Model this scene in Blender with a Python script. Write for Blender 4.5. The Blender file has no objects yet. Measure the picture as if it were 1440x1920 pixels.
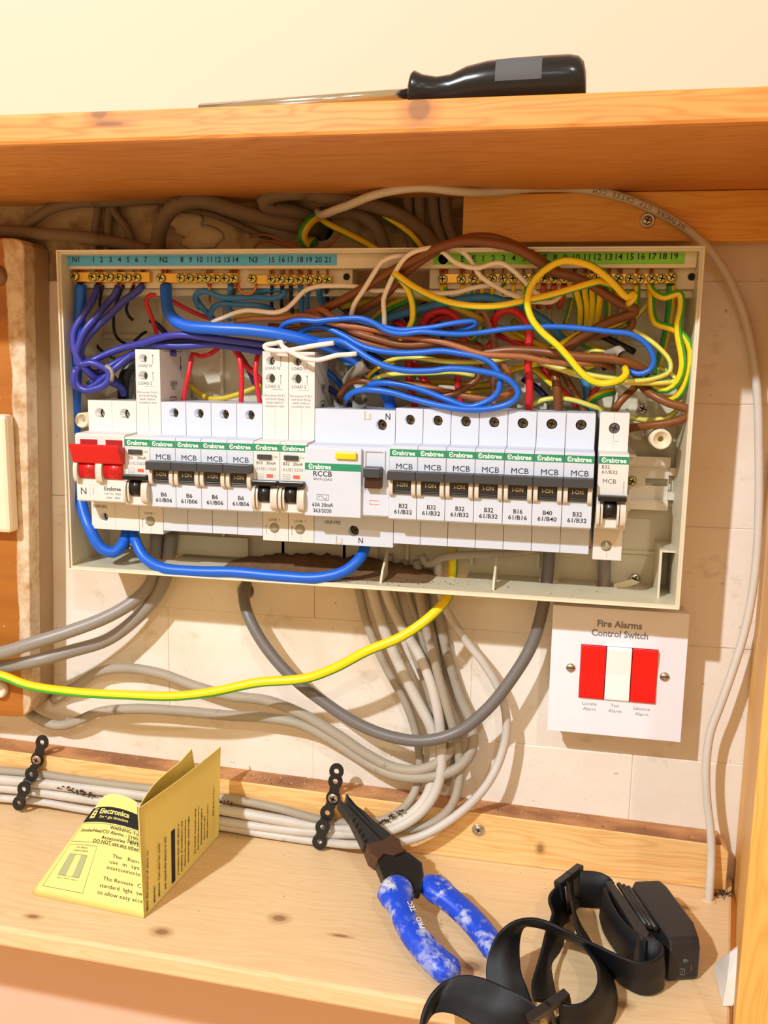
import bpy, math, random
from mathutils import Vector, Matrix
random.seed(11)
S = 0.001                      # everything below is written in millimetres
SC = bpy.context.scene
COL = SC.collection

# ------------------------------------------------------------------ camera
FPX = 1712.71
CAM = Vector((314.486, -622.526, 55.6236))
YAW, PIT, ROL = 0.1935, 0.1608, 0.0181
_fw = Vector((-math.sin(YAW)*math.cos(PIT), math.cos(YAW)*math.cos(PIT), -math.sin(PIT)))
_r = Vector((math.cos(YAW), math.sin(YAW), 0)); _u = _r.cross(_fw)
_r2 = _r*math.cos(ROL) + _u*math.sin(ROL); _u2 = -_r*math.sin(ROL) + _u*math.cos(ROL)
cd = bpy.data.cameras.new('camera'); co = bpy.data.objects.new('camera', cd); COL.objects.link(co)
co.matrix_world = Matrix(((_r2.x, _u2.x, -_fw.x, CAM.x*S), (_r2.y, _u2.y, -_fw.y, CAM.y*S),
                          (_r2.z, _u2.z, -_fw.z, CAM.z*S), (0, 0, 0, 1)))
cd.sensor_width = 36; cd.sensor_fit = 'AUTO'; cd.lens = FPX/1920*36; cd.clip_start = 0.01
SC.camera = co

# ------------------------------------------------------------------ world, lamps, exposure
w = bpy.data.worlds.new('room_light'); SC.world = w; w.use_nodes = True
bg = w.node_tree.nodes['Background']; bg.inputs[0].default_value = (1.0, 0.66, 0.31, 1); bg.inputs[1].default_value = 0.92
def lamp(name, loc, power, col, rad):
    l = bpy.data.lights.new(name, 'POINT'); l.energy = power; l.color = col; l.shadow_soft_size = rad*S
    o = bpy.data.objects.new(name, l); COL.objects.link(o); o.location = Vector(loc)*S; return o
lamp('ceiling_downlight', (-470, -1480, 1077), 172, (0.88, 0.94, 1.0), 24)
lamp('ceiling_downlight.001', (720, -1500, 1040), 26, (1.0, 0.92, 0.82), 28)
lamp('fill_lamp', (250, -2300, 700), 7, (0.90, 0.95, 1.0), 120)  # added fill lamp behind the camera, not a ceiling fitting
vs = SC.view_settings
vs.view_transform = 'Standard'; vs.look = 'None'; vs.gamma = 1; vs.exposure = -0.22; vs.use_curve_mapping = False

# ------------------------------------------------------------------ geometry helpers (mm, d = distance out from the wall)
def ray(px, py): return _fw + _r2*((px-720)/FPX) - _u2*((py-960)/FPX)
def P(px, py, d):
    v = ray(px, py); return CAM + v*((-d-CAM.y)/v.y)
SHZ, SHS = -290.2, -0.003
def shz(x): return SHZ + SHS*x
def PS(px, py, h=0):
    v = ray(px, py); return CAM + v*((SHZ+h+SHS*CAM.x-CAM.z)/(v.z-SHS*v.x))
def PP(px, py, q, n):
    v = ray(px, py); return CAM + v*((q-CAM).dot(n)/v.dot(n))
def V3(x, d, z): return Vector((x, -d, z))

ORG = {}
class MB:
    def __init__(s): s.v = []; s.f = []; s.mi = []; s.sm = []; s.uv = []
    def face(s, idx, mi=0, sm=False, uv=None):
        s.f.append(tuple(idx)); s.mi.append(mi); s.sm.append(sm); s.uv.append(uv)
    def add(s, pts):
        n = len(s.v); s.v += [Vector(p) for p in pts]; return n
    def box(s, x0, x1, d0, d1, z0, z1, mi=0):
        n = s.add([V3(x, d, z) for x in (x0, x1) for d in (d0, d1) for z in (z0, z1)])
        for q in ((0,1,3,2),(4,6,7,5),(0,4,5,1),(2,3,7,6),(0,2,6,4),(1,5,7,3)): s.face([n+i for i in q], mi)
        return s
    def prism(s, poly, off, mi=0, sm=False):          # polygon of 3D points swept by a vector
        k = len(poly); n = s.add(poly); s.add([Vector(p)+off for p in poly])
        s.face([n+i for i in range(k)], mi); s.face([n+k+i for i in reversed(range(k))], mi)
        for i in range(k): s.face([n+i, n+k+i, n+k+(i+1) % k, n+(i+1) % k], mi, sm)
        return s
    def loft(s, rings, mi=0, sm=True, caps=True):
        k = len(rings[0]); n0 = len(s.v)
        for r in rings: s.add(r)
        for a in range(len(rings)-1):
            for i in range(k):
                j = (i+1) % k; s.face([n0+a*k+i, n0+a*k+j, n0+(a+1)*k+j, n0+(a+1)*k+i], mi, sm)
        if caps:
            s.face([n0+i for i in reversed(range(k))], mi); s.face([n0+(len(rings)-1)*k+i for i in range(k)], mi)
        return s
    def lathe(s, c, ax, prof, n=20, mi=0, sm=True, caps=True):   # prof: (radius, along axis)
        ax = Vector(ax).normalized(); a = ax.orthogonal().normalized(); b = ax.cross(a); c = Vector(c)
        return s.loft([[c+ax*t+a*(r*math.cos(6.28318*k/n))+b*(r*math.sin(6.28318*k/n)) for k in range(n)] for r, t in prof], mi, sm, caps)
    def tube(s, pts, r, n=10, mi=0, twist=0, caps=True, flat=1.0):
        rs = r if isinstance(r, (list, tuple)) else [r]*len(pts)
        T = []
        for i in range(len(pts)):
            t = pts[min(i+1, len(pts)-1)]-pts[max(i-1, 0)]; T.append(t.normalized() if t.length > 1e-6 else Vector((1, 0, 0)))
        ref = Vector((0, -1, 0)) if abs(T[0].y) < .9 else Vector((0, 0, 1))
        N = (ref-T[0]*ref.dot(T[0])).normalized(); n0 = len(s.v); L = 0; lens = []
        for i, p in enumerate(pts):
            c = Vector((0, -1, 0)); c = c-T[i]*c.dot(T[i]); N = (N-T[i]*N.dot(T[i]))
            if c.length > .45: N = c                 # keep the seam of the sheath turned to the room
            N = N.normalized(); B = T[i].cross(N)
            if i: L += (p-pts[i-1]).length
            lens.append(L); tw = twist*L
            s.add([p+N*(rs[i]*flat*math.cos(6.28318*k/n+tw))+B*(rs[i]*math.sin(6.28318*k/n+tw)) for k in range(n)])
        for a in range(len(pts)-1):
            for k in range(n):
                j = (k+1) % n
                s.face([n0+a*n+k, n0+a*n+j, n0+(a+1)*n+j, n0+(a+1)*n+k], mi, True,
                       [(lens[a]*.1, k/n), (lens[a]*.1, (k+1)/n), (lens[a+1]*.1, (k+1)/n), (lens[a+1]*.1, k/n)])
        if caps:
            s.face([n0+i for i in reversed(range(n))], mi); m = n0+(len(pts)-1)*n; s.face([m+i for i in range(n)], mi)
        return s
    def holed(s, x0, x1, z0, z1, d, holes, mi=0, mi_in=0, mi_cap=1):   # rectangle facing the room with round holes (x, z, r, depth)
        xs = sorted({x0, x1, *[h[0]-h[2]*1.12 for h in holes], *[h[0]+h[2]*1.12 for h in holes]})
        zs = sorted({z0, z1, *[h[1]-h[2]*1.12 for h in holes], *[h[1]+h[2]*1.12 for h in holes]})
        for i in range(len(xs)-1):
            for j in range(len(zs)-1):
                cx, cz = (xs[i]+xs[i+1])/2, (zs[j]+zs[j+1])/2
                h = next((h for h in holes if abs(h[0]-cx) < h[2]*.5 and abs(h[1]-cz) < h[2]*.5), None)
                n = s.add([V3(xs[i+1], d, zs[j+1]), V3(xs[i], d, zs[j+1]), V3(xs[i], d, zs[j]), V3(xs[i+1], d, zs[j])])
                if not h: s.face([n, n+1, n+2, n+3], mi); continue
                N = 24; c = s.add([V3(h[0]+h[2]*math.cos(k*6.28318/N), d, h[1]+h[2]*math.sin(k*6.28318/N)) for k in range(N)])
                e = s.add([V3(h[0]+h[2]*math.cos(k*6.28318/N), d-h[3], h[1]+h[2]*math.sin(k*6.28318/N)) for k in range(N)])
                for q in range(4):
                    for k in range(6*q, 6*q+6): s.face([n+q, c+(k+1) % N, c+k], mi)
                    s.face([n+(q-1) % 4, n+q, c+6*q], mi)
                for k in range(N): s.face([c+k, c+(k+1) % N, e+(k+1) % N, e+k], mi_in, True)
                s.face([e+k for k in range(N)], mi_cap)
        return s

MESH = {}
def to_mesh(name, mb, mats, org):
    me = bpy.data.meshes.new(name)
    me.from_pydata([tuple((p-org)*S) for p in mb.v], [], mb.f)
    for m in mats: me.materials.append(m)
    me.polygons.foreach_set('material_index', mb.mi); me.polygons.foreach_set('use_smooth', mb.sm)
    if any(mb.uv):
        l = me.uv_layers.new(name='UVMap'); k = 0
        for fi, f in enumerate(mb.f):
            u = mb.uv[fi]
            for q in range(len(f)): l.data[k+q].uv = u[q] if u else (0, 0)
            k += len(f)
    me.update(); return me
def base_of(mb):
    xs = [p.x for p in mb.v]; ys = [p.y for p in mb.v]; zs = [p.z for p in mb.v]
    return Vector(((min(xs)+max(xs))/2, (min(ys)+max(ys))/2, min(zs)))
def tag(o, label=None, cat=None, group=None, kind=None):
    if label: o['label'] = label
    if cat: o['category'] = cat
    if group: o['group'] = group
    if kind: o['kind'] = kind
    return o
def bevel(o, w, seg=2):
    if w:
        b = o.modifiers.new('edge', 'BEVEL'); b.width = w*S; b.segments = seg; b.limit_method = 'ANGLE'; b.angle_limit = .7
    return o
def obj(name, mb, mats, parent=None, bev=0, key=None, local=False, label=None, seg=2):
    """one mesh object; vertices are world mm (local=True: mm from the parent's base); key shares the mesh between alike pieces"""
    mats = mats if isinstance(mats, (list, tuple)) else [mats]
    if parent is not None: org = Vector() if local else ORG[parent.name]
    else: org = base_of(mb)
    if key and key in MESH: me = MESH[key]
    else:
        me = to_mesh(name, mb() if callable(mb) else mb, mats, org)
        if key: MESH[key] = me
    o = bpy.data.objects.new(name, me); COL.objects.link(o)
    if parent is not None: o.parent = parent; ORG[o.name] = ORG[parent.name]
    else: o.location = org*S; ORG[o.name] = org
    if label: o['label'] = label
    return bevel(o, bev, seg)
def thing(name, loc, label, cat, group=None):
    o = bpy.data.objects.new(name, None); COL.objects.link(o); o.empty_display_size = .01
    o.location = Vector(loc)*S; ORG[o.name] = Vector(loc); return tag(o, label, cat, group)

TXT = {}
def text_mesh(s, bold=0, mat=None):
    k = (s, bold, mat.name)
    if k not in TXT:
        c = bpy.data.curves.new('lettering', 'FONT'); c.body = s; c.size = 1; c.resolution_u = 2; c.offset = bold
        o = bpy.data.objects.new('lettering', c); me = bpy.data.meshes.new_from_object(o)
        bpy.data.objects.remove(o); me.materials.clear(); me.materials.append(mat); me.name = 'lettering'
        xs = [v.co.x for v in me.vertices]; TXT[k] = (me, min(xs), max(xs))
    return TXT[k]
CAPH = 0.70
def text(s, cap, loc, parent, mat, right=(1, 0, 0), up=(0, 0, 1), align='C', width=None, bold=0.012, name='lettering', world=False):
    """lettering laid flat on a surface; loc = centre of the line (mm, local to the parent's base unless world)"""
    me, a, b = text_mesh(s, bold, mat)
    k = cap/CAPH; kx = width/(b-a) if width else k
    R = Vector(right).normalized(); U = Vector(up).normalized(); N = R.cross(U)
    loc = Vector(loc)
    if world: loc = loc-ORG[parent.name]
    x0 = {'C': -(a+b)/2, 'L': -a, 'R': -b}[align]*kx
    p = loc + R*x0 - U*(cap/2)
    o = bpy.data.objects.new(name, me); COL.objects.link(o); o.parent = parent; ORG[o.name] = ORG[parent.name]
    o.matrix_basis = Matrix(((R.x*kx*S, U.x*k*S, N.x*S, p.x*S), (R.y*kx*S, U.y*k*S, N.y*S, p.y*S), (R.z*kx*S, U.z*k*S, N.z*S, p.z*S), (0, 0, 0, 1)))
    return o
def spline(pts, step=3.0):
    out = []
    n = len(pts)
    for i in range(n-1):
        p0 = pts[max(i-1, 0)]; p1 = pts[i]; p2 = pts[i+1]; p3 = pts[min(i+2, n-1)]
        # centripetal-like tangents keep tight bends tidy
        d1 = max((p2-p1).length, 1e-3); d0 = max((p1-p0).length, 1e-3) if i else d1; d2 = max((p3-p2).length, 1e-3) if i < n-2 else d1
        m1 = ((p1-p0)/d0*d1 + (p2-p1))*.5 if i else (p2-p1); m2 = ((p3-p2)/d2*d1 + (p2-p1))*.5 if i < n-2 else (p2-p1)
        k = max(2, min(14, int(d1/step)))
        for j in range(k):
            t = j/k; t2 = t*t; t3 = t2*t
            out.append(p1*(2*t3-3*t2+1)+m1*(t3-2*t2+t)+p2*(-2*t3+3*t2)+m2*(t3-t2))
    out.append(pts[-1]); return out

# ------------------------------------------------------------------ materials
def lin(c): return tuple(((x/255)/12.92 if x/255 <= .04045 else ((x/255+.055)/1.055)**2.4) for x in c)+(1,)
class NT:
    def __init__(s, name):
        s.m = bpy.data.materials.new(name); s.m.use_nodes = True; s.t = s.m.node_tree; s.b = s.t.nodes['Principled BSDF']
        s.tc = s.t.nodes.new('ShaderNodeTexCoord')
    def n(s, typ, ins=None, **kw):
        x = s.t.nodes.new(typ)
        for k, v in kw.items(): setattr(x, k, v)
        for k, v in (ins or {}).items():
            if isinstance(v, bpy.types.NodeSocket): s.t.links.new(v, x.inputs[k])
            else: x.inputs[k].default_value = v
        return x
    def noise(s, scale, detail=3, vec=None, stretch=None, rough=.55):
        v = vec or s.tc.outputs['Object']
        if stretch: v = s.n('ShaderNodeMapping', {0: v, 'Scale': stretch}).outputs[0]
        return s.n('ShaderNodeTexNoise', {'Vector': v, 'Scale': scale, 'Detail': detail, 'Roughness': rough}).outputs['Fac']
    def ramp(s, fac, a, b):                    # 0..1 between a and b
        return s.n('ShaderNodeMapRange', {0: fac, 1: a, 2: b, 3: 0.0, 4: 1.0}).outputs[0]
    def mix(s, fac, a, b):
        x = s.n('ShaderNodeMix', data_type='RGBA')
        for k, v in ((0, fac), (6, a), (7, b)):
            if isinstance(v, bpy.types.NodeSocket): s.t.links.new(v, x.inputs[k])
            else: x.inputs[k].default_value = v
        return x.outputs[2]
    def math(s, op, a, b=0.0):
        x = s.n('ShaderNodeMath', operation=op)
        for k, v in ((0, a), (1, b)):
            if isinstance(v, bpy.types.NodeSocket): s.t.links.new(v, x.inputs[k])
            else: x.inputs[k].default_value = v
        return x.outputs[0]
    def out(s, col, rough=.5, metal=0, bump=None, bs=.1, bd=.001, spec=None):
        for k, v in (('Base Color', col), ('Roughness', rough), ('Metallic', metal)):
            if isinstance(v, bpy.types.NodeSocket): s.t.links.new(v, s.b.inputs[k])
            else: s.b.inputs[k].default_value = v
        if spec is not None: s.b.inputs['Specular IOR Level'].default_value = spec
        if bump is not None:
            b = s.n('ShaderNodeBump', {'Height': bump, 'Strength': bs, 'Distance': bd}); s.t.links.new(b.outputs[0], s.b.inputs['Normal'])
        return s.m
def plain(name, c, rough=.5, metal=0, var=.06, scale=60, bs=0.05, spec=None):
    t = NT(name); L = lin(c); f = t.ramp(t.noise(scale, 2), .3, .7)
    d = tuple(x*(1-var) for x in L[:3])+(1,)
    return t.out(t.mix(f, d, L), rough, metal, t.noise(scale*8, 2), bs, .0003, spec)
def dirty(name, c, dirt, amt=.55, rough=.5, scale=90):
    t = NT(name); f = t.ramp(t.noise(scale, 4), amt, amt+.12); g = t.ramp(t.noise(25, 2), .35, .65)
    L = lin(c); a = t.mix(g, tuple(x*.86 for x in L[:3])+(1,), L)
    return t.out(t.mix(f, a, lin(dirt)), rough, 0, t.noise(300, 2), .08, .0004)
def wood(name, light, dark, axis=0, knots=(), rough=.42, contrast=1.0):
    t = NT(name)
    st = [14, 14, 14]; st[axis] = .55
    co_ = t.n('ShaderNodeTexCoord').outputs['Object']
    wob = t.n('ShaderNodeTexNoise', {'Vector': co_, 'Scale': 9.0, 'Detail': 2.0})
    vec = t.n('ShaderNodeVectorMath', {0: co_, 1: t.n('ShaderNodeVectorMath', {0: wob.outputs['Color'], 1: (.02, .02, .02)}, operation='MULTIPLY').outputs[0]}, operation='ADD').outputs[0]
    m = t.n('ShaderNodeMapping', {0: vec, 'Scale': st}).outputs[0]
    g1 = t.n('ShaderNodeTexNoise', {'Vector': m, 'Scale': 6.0, 'Detail': 2.0, 'Roughness': .5}).outputs['Fac']
    rings = t.math('ABSOLUTE', t.math('SINE', t.math('MULTIPLY', g1, 34.0)))
    st2 = [300, 300, 300]; st2[axis] = 9
    g2 = t.n('ShaderNodeTexNoise', {'Vector': t.n('ShaderNodeMapping', {0: co_, 'Scale': st2}).outputs[0], 'Scale': 2.0, 'Detail': 3.0}).outputs['Fac']
    f = t.math('ADD', t.math('MULTIPLY', rings, .5*contrast), t.math('MULTIPLY', g2, .45*contrast))
    c = t.mix(t.ramp(f, .15, .85), lin(dark), lin(light))
    c = t.mix(t.math('MULTIPLY', t.ramp(t.noise(5, 2), .45, .8), .35), c, lin(dark))
    for (kx, ky, kz), rx, rz in knots:         # dark knots at their places on the board
        q = t.n('ShaderNodeVectorMath', {0: co_, 1: (kx*S, ky*S, kz*S)}, operation='SUBTRACT').outputs[0]
        sc = [1/(rz*S)]*3; sc[axis] = 1/(rx*S)
        q = t.n('ShaderNodeVectorMath', {0: q, 1: tuple(sc)}, operation='MULTIPLY').outputs[0]
        q = t.n('ShaderNodeVectorMath', {0: q, 1: t.n('ShaderNodeVectorMath', {0: wob.outputs['Color'], 1: (.9, .9, .9)}, operation='MULTIPLY').outputs[0]}, operation='ADD').outputs[0]
        q = t.n('ShaderNodeVectorMath', {0: q, 1: (-.45, -.45, -.45)}, operation='ADD').outputs[0]
        ln = t.n('ShaderNodeVectorMath', {0: q}, operation='LENGTH').outputs['Value']
        c = t.mix(t.math('MULTIPLY', t.ramp(ln, 2.2, .9), .55), c, lin((150, 92, 48)))
        c = t.mix(t.math('MULTIPLY', t.ramp(ln, 1.0, .7), .5), c, lin((105, 70, 42)))
    return t.out(c, rough, 0, f, .06, .0004)
def earth_mat(name, y=(240, 205, 20), g=(70, 165, 50), off=.15, wd=.34):
    t = NT(name); uv = t.n('ShaderNodeUVMap').outputs[0]; v = t.n('ShaderNodeSeparateXYZ', {0: uv}).outputs[1]
    fr = t.math('FRACT', t.math('ADD', v, off)); k = t.math('LESS_THAN', fr, wd)
    return t.out(t.mix(k, lin(y), lin(g)), .38, 0, t.noise(200, 2), .03, .0003)

def mats():
    m = {}
    m['mcb'] = plain('white_breaker_plastic', (204, 213, 228), .45, var=.03)
    m['rcbo'] = plain('cream_breaker_plastic', (220, 218, 214), .5, var=.03)
    m['brk'] = plain('warm_white_plastic', (216, 208, 194), .5)
    m['green'] = plain('green_stripe', (22, 140, 96), .5)
    m['dk'] = plain('dark_grey_plastic', (58, 60, 64), .4)
    m['blk'] = plain('black_plastic', (18, 18, 20), .3)
    m['win'] = plain('brown_black_plastic', (40, 34, 28), .35)
    m['hole'] = plain('dark_recess', (30, 24, 18), .9)
    m['ink'] = plain('black_ink', (24, 24, 28), .7)
    m['gink'] = plain('grey_ink', (92, 88, 86), .7)
    m['lgink'] = plain('pale_grey_ink', (136, 134, 140), .7)
    m['wink'] = plain('white_ink', (238, 240, 236), .7)
    m['red'] = plain('red_plastic', (214, 22, 28), .35)
    m['dred'] = plain('deep_red_plastic', (165, 20, 20), .4)
    m['yel'] = plain('yellow_button', (246, 208, 10), .35)
    m['tray'] = plain('beige_tray_plastic', (214, 206, 180), .4)
    m['carrier'] = plain('cream_carrier_plastic', (226, 212, 182), .45)
    m['brass'] = plain('brass', (232, 180, 84), .3, .9)
    m['screwb'] = plain('passivated_screw', (196, 186, 110), .28, .9)
    m['steel'] = plain('bright_steel', (205, 198, 184), .28, .9)
    m['zinc'] = plain('zinc_rail', (225, 218, 206), .4, .35)
    m['copper'] = plain('copper', (214, 132, 84), .3, .9)
    m['bluelab'] = dirty('blue_label', (88, 184, 244), (116, 198, 248), .6)
    m['greenlab'] = plain('green_label', (128, 204, 48), .5)
    m['tail'] = plain('bright_blue_insulation', (10, 96, 214), .38)
    m['blue'] = plain('blue_insulation', (20, 100, 210), .38)
    m['lblue'] = plain('mid_blue_insulation', (58, 130, 190), .4)
    m['violet'] = plain('violet_blue_insulation', (52, 58, 158), .36)
    m['navy'] = plain('navy_insulation', (30, 36, 90), .4)
    m['rw'] = plain('red_insulation', (214, 36, 46), .38)
    m['brown'] = plain('brown_insulation', (122, 70, 28), .38)
    m['lbrown'] = plain('pale_brown_insulation', (160, 98, 58), .4)
    m['pink'] = plain('faded_pink_brown_insulation', (166, 120, 104), .45)
    m['white'] = plain('white_insulation', (240, 230, 216), .42)
    m['bkw'] = plain('black_insulation', (26, 22, 24), .4)
    m['yw'] = plain('old_yellow_insulation', (198, 170, 30), .42)
    m['earth'] = earth_mat('green_yellow_insulation', off=.88, wd=.36)
    m['earth2'] = earth_mat('green_yellow_insulation_turned', off=.40, wd=.38)
    m['earth3'] = earth_mat('pale_green_yellow_insulation', (214, 204, 90), (120, 165, 80), .90, .36)
    m['earth4'] = earth_mat('green_side_insulation', (232, 200, 30), (60, 155, 60), .02, .46)
    m['earthbig'] = earth_mat('thick_earth_insulation', (246, 214, 16), (70, 178, 50), .57, .42)
    m['grey'] = plain('grey_sheath', (146, 140, 134), .4)
    m['dgrey'] = plain('dark_grey_sheath', (112, 108, 106), .4)
    m['dust'] = dirty('dusty_grey_sheath', (168, 158, 142), (104, 84, 62), .62, .6, 60)
    m['dust_shaded'] = dirty('shaded_dusty_sheath', (126, 108, 88), (84, 66, 48), .6, .75, 60)  # dusty sheath with the shade under the upper shelf darkened into its colour
    m['pale'] = dirty('pale_grey_sheath', (206, 200, 192), (120, 96, 74), .68, .5, 60)
    m['net'] = plain('network_sheath', (216, 210, 200), .4)
    m['sheath_end'] = plain('cut_sheath', (150, 142, 130), .5)
    m['iron'] = plain('black_painted_band', (20, 19, 21), .42, 0)
    return m
M = mats()

# ================================================================== the wall
def wall_mat():
    t = NT('stained_cream_paint'); base = lin((236, 228, 216)); warm = lin((214, 184, 142)); br = lin((150, 112, 70))
    f = t.ramp(t.noise(9, 4), .50, .72); c = t.mix(t.math('MULTIPLY', f, .45), base, warm)
    s1 = t.ramp(t.noise(38, 5, stretch=(1, 1, 1.3), rough=.65), .585, .76); c = t.mix(t.math('MULTIPLY', s1, .4), c, br)
    s2 = t.ramp(t.noise(240, 3), .70, .76); c = t.mix(t.math('MULTIPLY', s2, .5), c, lin((120, 90, 60)))
    return t.out(c, .65, 0, t.noise(60, 6), .35, .002)
M['wall'] = wall_mat(); M['wallt'] = dirty('grimy_shaded_paint', (196, 172, 138), (120, 92, 64), .5, .8, 22)  # wallt: grime plus under-shelf shade put into the top course colour
M['plaster'] = plain('cream_plaster', (232, 196, 176), .7, var=.02, scale=8)
X0, X1 = -430, 520
wb = MB(); wb.box(X0-300, X1+300, -80, -60, -340, 200)
wb.box(X0-300, X1+300, -60, 0, 168, 520); wb.box(X0-300, X1+300, -60, 0, -760, -308)
wall = obj('wall_back', wb, [M['plaster']]); tag(wall, 'cream plastered wall behind and above the wooden shelves', kind='structure')
fl_ = MB(); fl_.box(-3200, 3400, -80, 3600, -1210, -1190); tag(obj('floor', fl_, plain('oak_floor', (222, 186, 138), .95)), 'brown floor of the room', kind='structure')
HOLES = [(P(460, 1108, 0).x, P(460, 1108, 0).z, 6.6, 45), (P(603, 428, 0).x, P(603, 428, 0).z, 8.5, 45)]
rows = [-308, -290, -209.5, -128, -47, 34, 111, 168]
for ri in range(len(rows)-1):
    z0, z1 = rows[ri], rows[ri+1]
    xs = X0 + (0 if ri % 2 else -112); xs = (372 if ri % 2 else 258) - 230*4
    while xs < X1:
        a, b = max(xs, X0), min(xs+230, X1); xs += 230
        if b-a < 5: continue
        hs = [h for h in HOLES if a < h[0] < b and z0 < h[1] < z1]; pr = random.uniform(-.5, .3)
        mb = MB()
        if hs:
            mb.holed(a, b, z0, z1, pr, hs)
            q = mb.add([V3(x, d, z) for x in (a, b) for d in (-60, pr) for z in (z0, z1)])
            for f in ((0,1,3,2),(4,6,7,5),(0,4,5,1),(2,3,7,6),(0,2,6,4)):
                if f != (2,3,7,6): mb.face([q+i for i in f])
            # (the front is the holed face)
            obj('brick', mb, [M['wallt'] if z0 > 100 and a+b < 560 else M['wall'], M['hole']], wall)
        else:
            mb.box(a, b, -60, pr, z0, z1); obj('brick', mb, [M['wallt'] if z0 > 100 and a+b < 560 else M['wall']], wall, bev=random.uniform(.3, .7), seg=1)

# ================================================================== the pine cupboard around the board
CU = Vector((150, -80, -310))
def kn(l): return [((p-CU)[:], a, b) for p, a, b in l]
M['pine_face'] = wood('pine_shelf_front', (222, 160, 84), (198, 126, 54), 0, kn([(P(185, 212, 175), 5, 3.2), (P(785, 205, 175), 6, 6), (P(205, 232, 175), 9, 1.2)]))
M['pine_low'] = wood('pale_pine_shelf', (244, 220, 182), (228, 194, 146), 0, kn([(PS(525, 1722), 4.5, 3.2), (PS(303, 1747), 4.5, 3), (PS(888, 1812), 5.5, 4.5), (PS(1166, 1884), 4, 3), (PS(60, 1718), 4, 1.8), (PS(640, 1755), 5, 1.2), (PS(1275, 1700), 6, 2)]), contrast=.6)
M['pine_bat'] = wood('pine_batten', (244, 206, 144), (226, 174, 104), 0, kn([(P(1013, 1591, 20), 2.3, 3.2), (P(1385, 1515, 20), 3, 2)]))
M['pine_side'] = wood('pine_side', (234, 186, 104), (214, 156, 76), 2)
M['pine_dark'] = wood('orange_pine_batten', (252, 200, 104), (236, 168, 70), 0)
cup = thing('wooden_cupboard', CU, 'pine cupboard frame of two shelves, battens and a right side panel around the electrics', 'cupboard')
b = MB(); b.box(-430, 478, 0.3, 175, 163.2, 178.8); obj('upper_shelf', b, M['pine_face'], cup, bev=2.2)
SPX = (P(1440, 1314, 178).x+P(1368, 1920, 178).x)/2
b = MB(); pl = [V3(-430, .3, 0), V3(443.5, .3, 0), V3(SPX-.3, 176, 0), V3(-430, 153, 0)]
for p in pl: p.z = shz(p.x)
b.prism(pl, Vector((0, 0, -13))); obj('lower_shelf', b, M['pine_low'], cup, bev=2.0)
zl, zr = P(0, 1405, 20).z, P(1376, 1588, 20).z; xl, xr = P(0, 1405, 20).x, P(1376, 1588, 20).x
zz = lambda x: zl+(zr-zl)*(x-xl)/(xr-xl)
b = MB(); b.prism([V3(-430, .3, shz(-430)+.1), V3(436, .3, shz(436)+.1), V3(436, .3, zz(436)-5), V3(431, .3, zz(431)), V3(-430, .3, zz(-430))], Vector((0, -19.7, 0)))
bat = obj('lower_batten', b, M['pine_bat'], cup, bev=1.0)
ub = MB(); ub.box(P(868, 400, 18).x, 443, .3, 18, P(900, 455, 18).z, 162.9)
ubat = obj('upper_batten', ub, M['pine_dark'], cup, bev=.8)
b = MB(); b.prism([V3(444, .3, -345), V3(444, 18, -345), V3(SPX, 178, -345), V3(SPX+19, 181, -345), V3(464, .3, -345)], Vector((0, 0, 507.8)))
obj('side_panel', b, M['pine_side'], cup, bev=1.0)

def pozi(mb, c, ax, r, h=1.2, mi=0, ms=1, ang=.4, cup_=False):       # screw head with a cross recess
    c = Vector(c); ax = Vector(ax).normalized(); a = ax.orthogonal().normalized(); bb = ax.cross(a)
    mb.lathe(c, ax, [(r, 0), (r, h*.5), (r*.82, h*.9), (r*.3, h)], 16, mi)
    for q in (ang, ang+1.5708):
        u = a*math.cos(q)+bb*math.sin(q); v = ax.cross(u)
        o = c+ax*(h*.55)
        mb.prism([o-u*r*.62-v*r*.13, o+u*r*.62-v*r*.13, o+u*r*.62+v*r*.13, o-u*r*.62+v*r*.13], ax*(h*.52), ms)
    return mb
for px, py, d, par in ((1214, 413, 18, ubat), (897, 1556, 20, bat)):
    mb = MB(); c = P(px, py, d)
    mb.lathe(c, (0, -1, 0), [(4.6, -.3), (4.6, .5), (3.9, .9), (3.0, .3)], 20); pozi(mb, c+Vector((0, -.2, 0)), (0, -1, 0), 2.9, 1.1)
    obj('screw', mb, [M['steel'], M['hole']], par, label='pale countersunk screw in a cup washer')
# sawdust and chips along the batten top and on the shelf
def chips(pts, smin, smax):
    mb = MB()
    for p in pts:
        s_ = random.uniform(smin, smax); u = Vector((random.uniform(-1, 1), random.uniform(-1, 1), random.uniform(-.2, .2))).normalized()
        v = u.cross(Vector((random.uniform(-.3, .3), random.uniform(-.3, .3), 1))).normalized(); n_ = u.cross(v)
        n = mb.add([p-u*s_, p+v*s_*.6, p+u*s_*random.uniform(.5, 1), p-v*s_*.7, p+n_*s_*.7])
        for q in ((0, 1, 4), (1, 2, 4), (2, 3, 4), (3, 0, 4), (3, 2, 1, 0)): mb.face([n+i for i in q])
    return mb
M['dirt'] = plain('brown_dust', (126, 92, 60), .95, var=.3, scale=200)
M['chip'] = plain('pale_chips', (236, 220, 200), .8)
M['soil'] = plain('dark_specks', (70, 48, 32), .9)
mb = MB(); N = 130
grid = []
for i in range(N+1):
    x = -428+(859*i/N)
    for j in range(5):
        d = .8+19*j/4; k = max(0, 1-abs((x-170)/330))
        grid.append(V3(x, d, zz(x)+(.25+.9*k*random.random()*(1-j/5) if 0 < j < 4 else (.2 if j == 0 else .02))))
n = mb.add(grid)
for i in range(N):
    for j in range(4): mb.face([n+i*5+j, n+(i+1)*5+j, n+(i+1)*5+j+1, n+i*5+j+1], 0, True)
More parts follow.
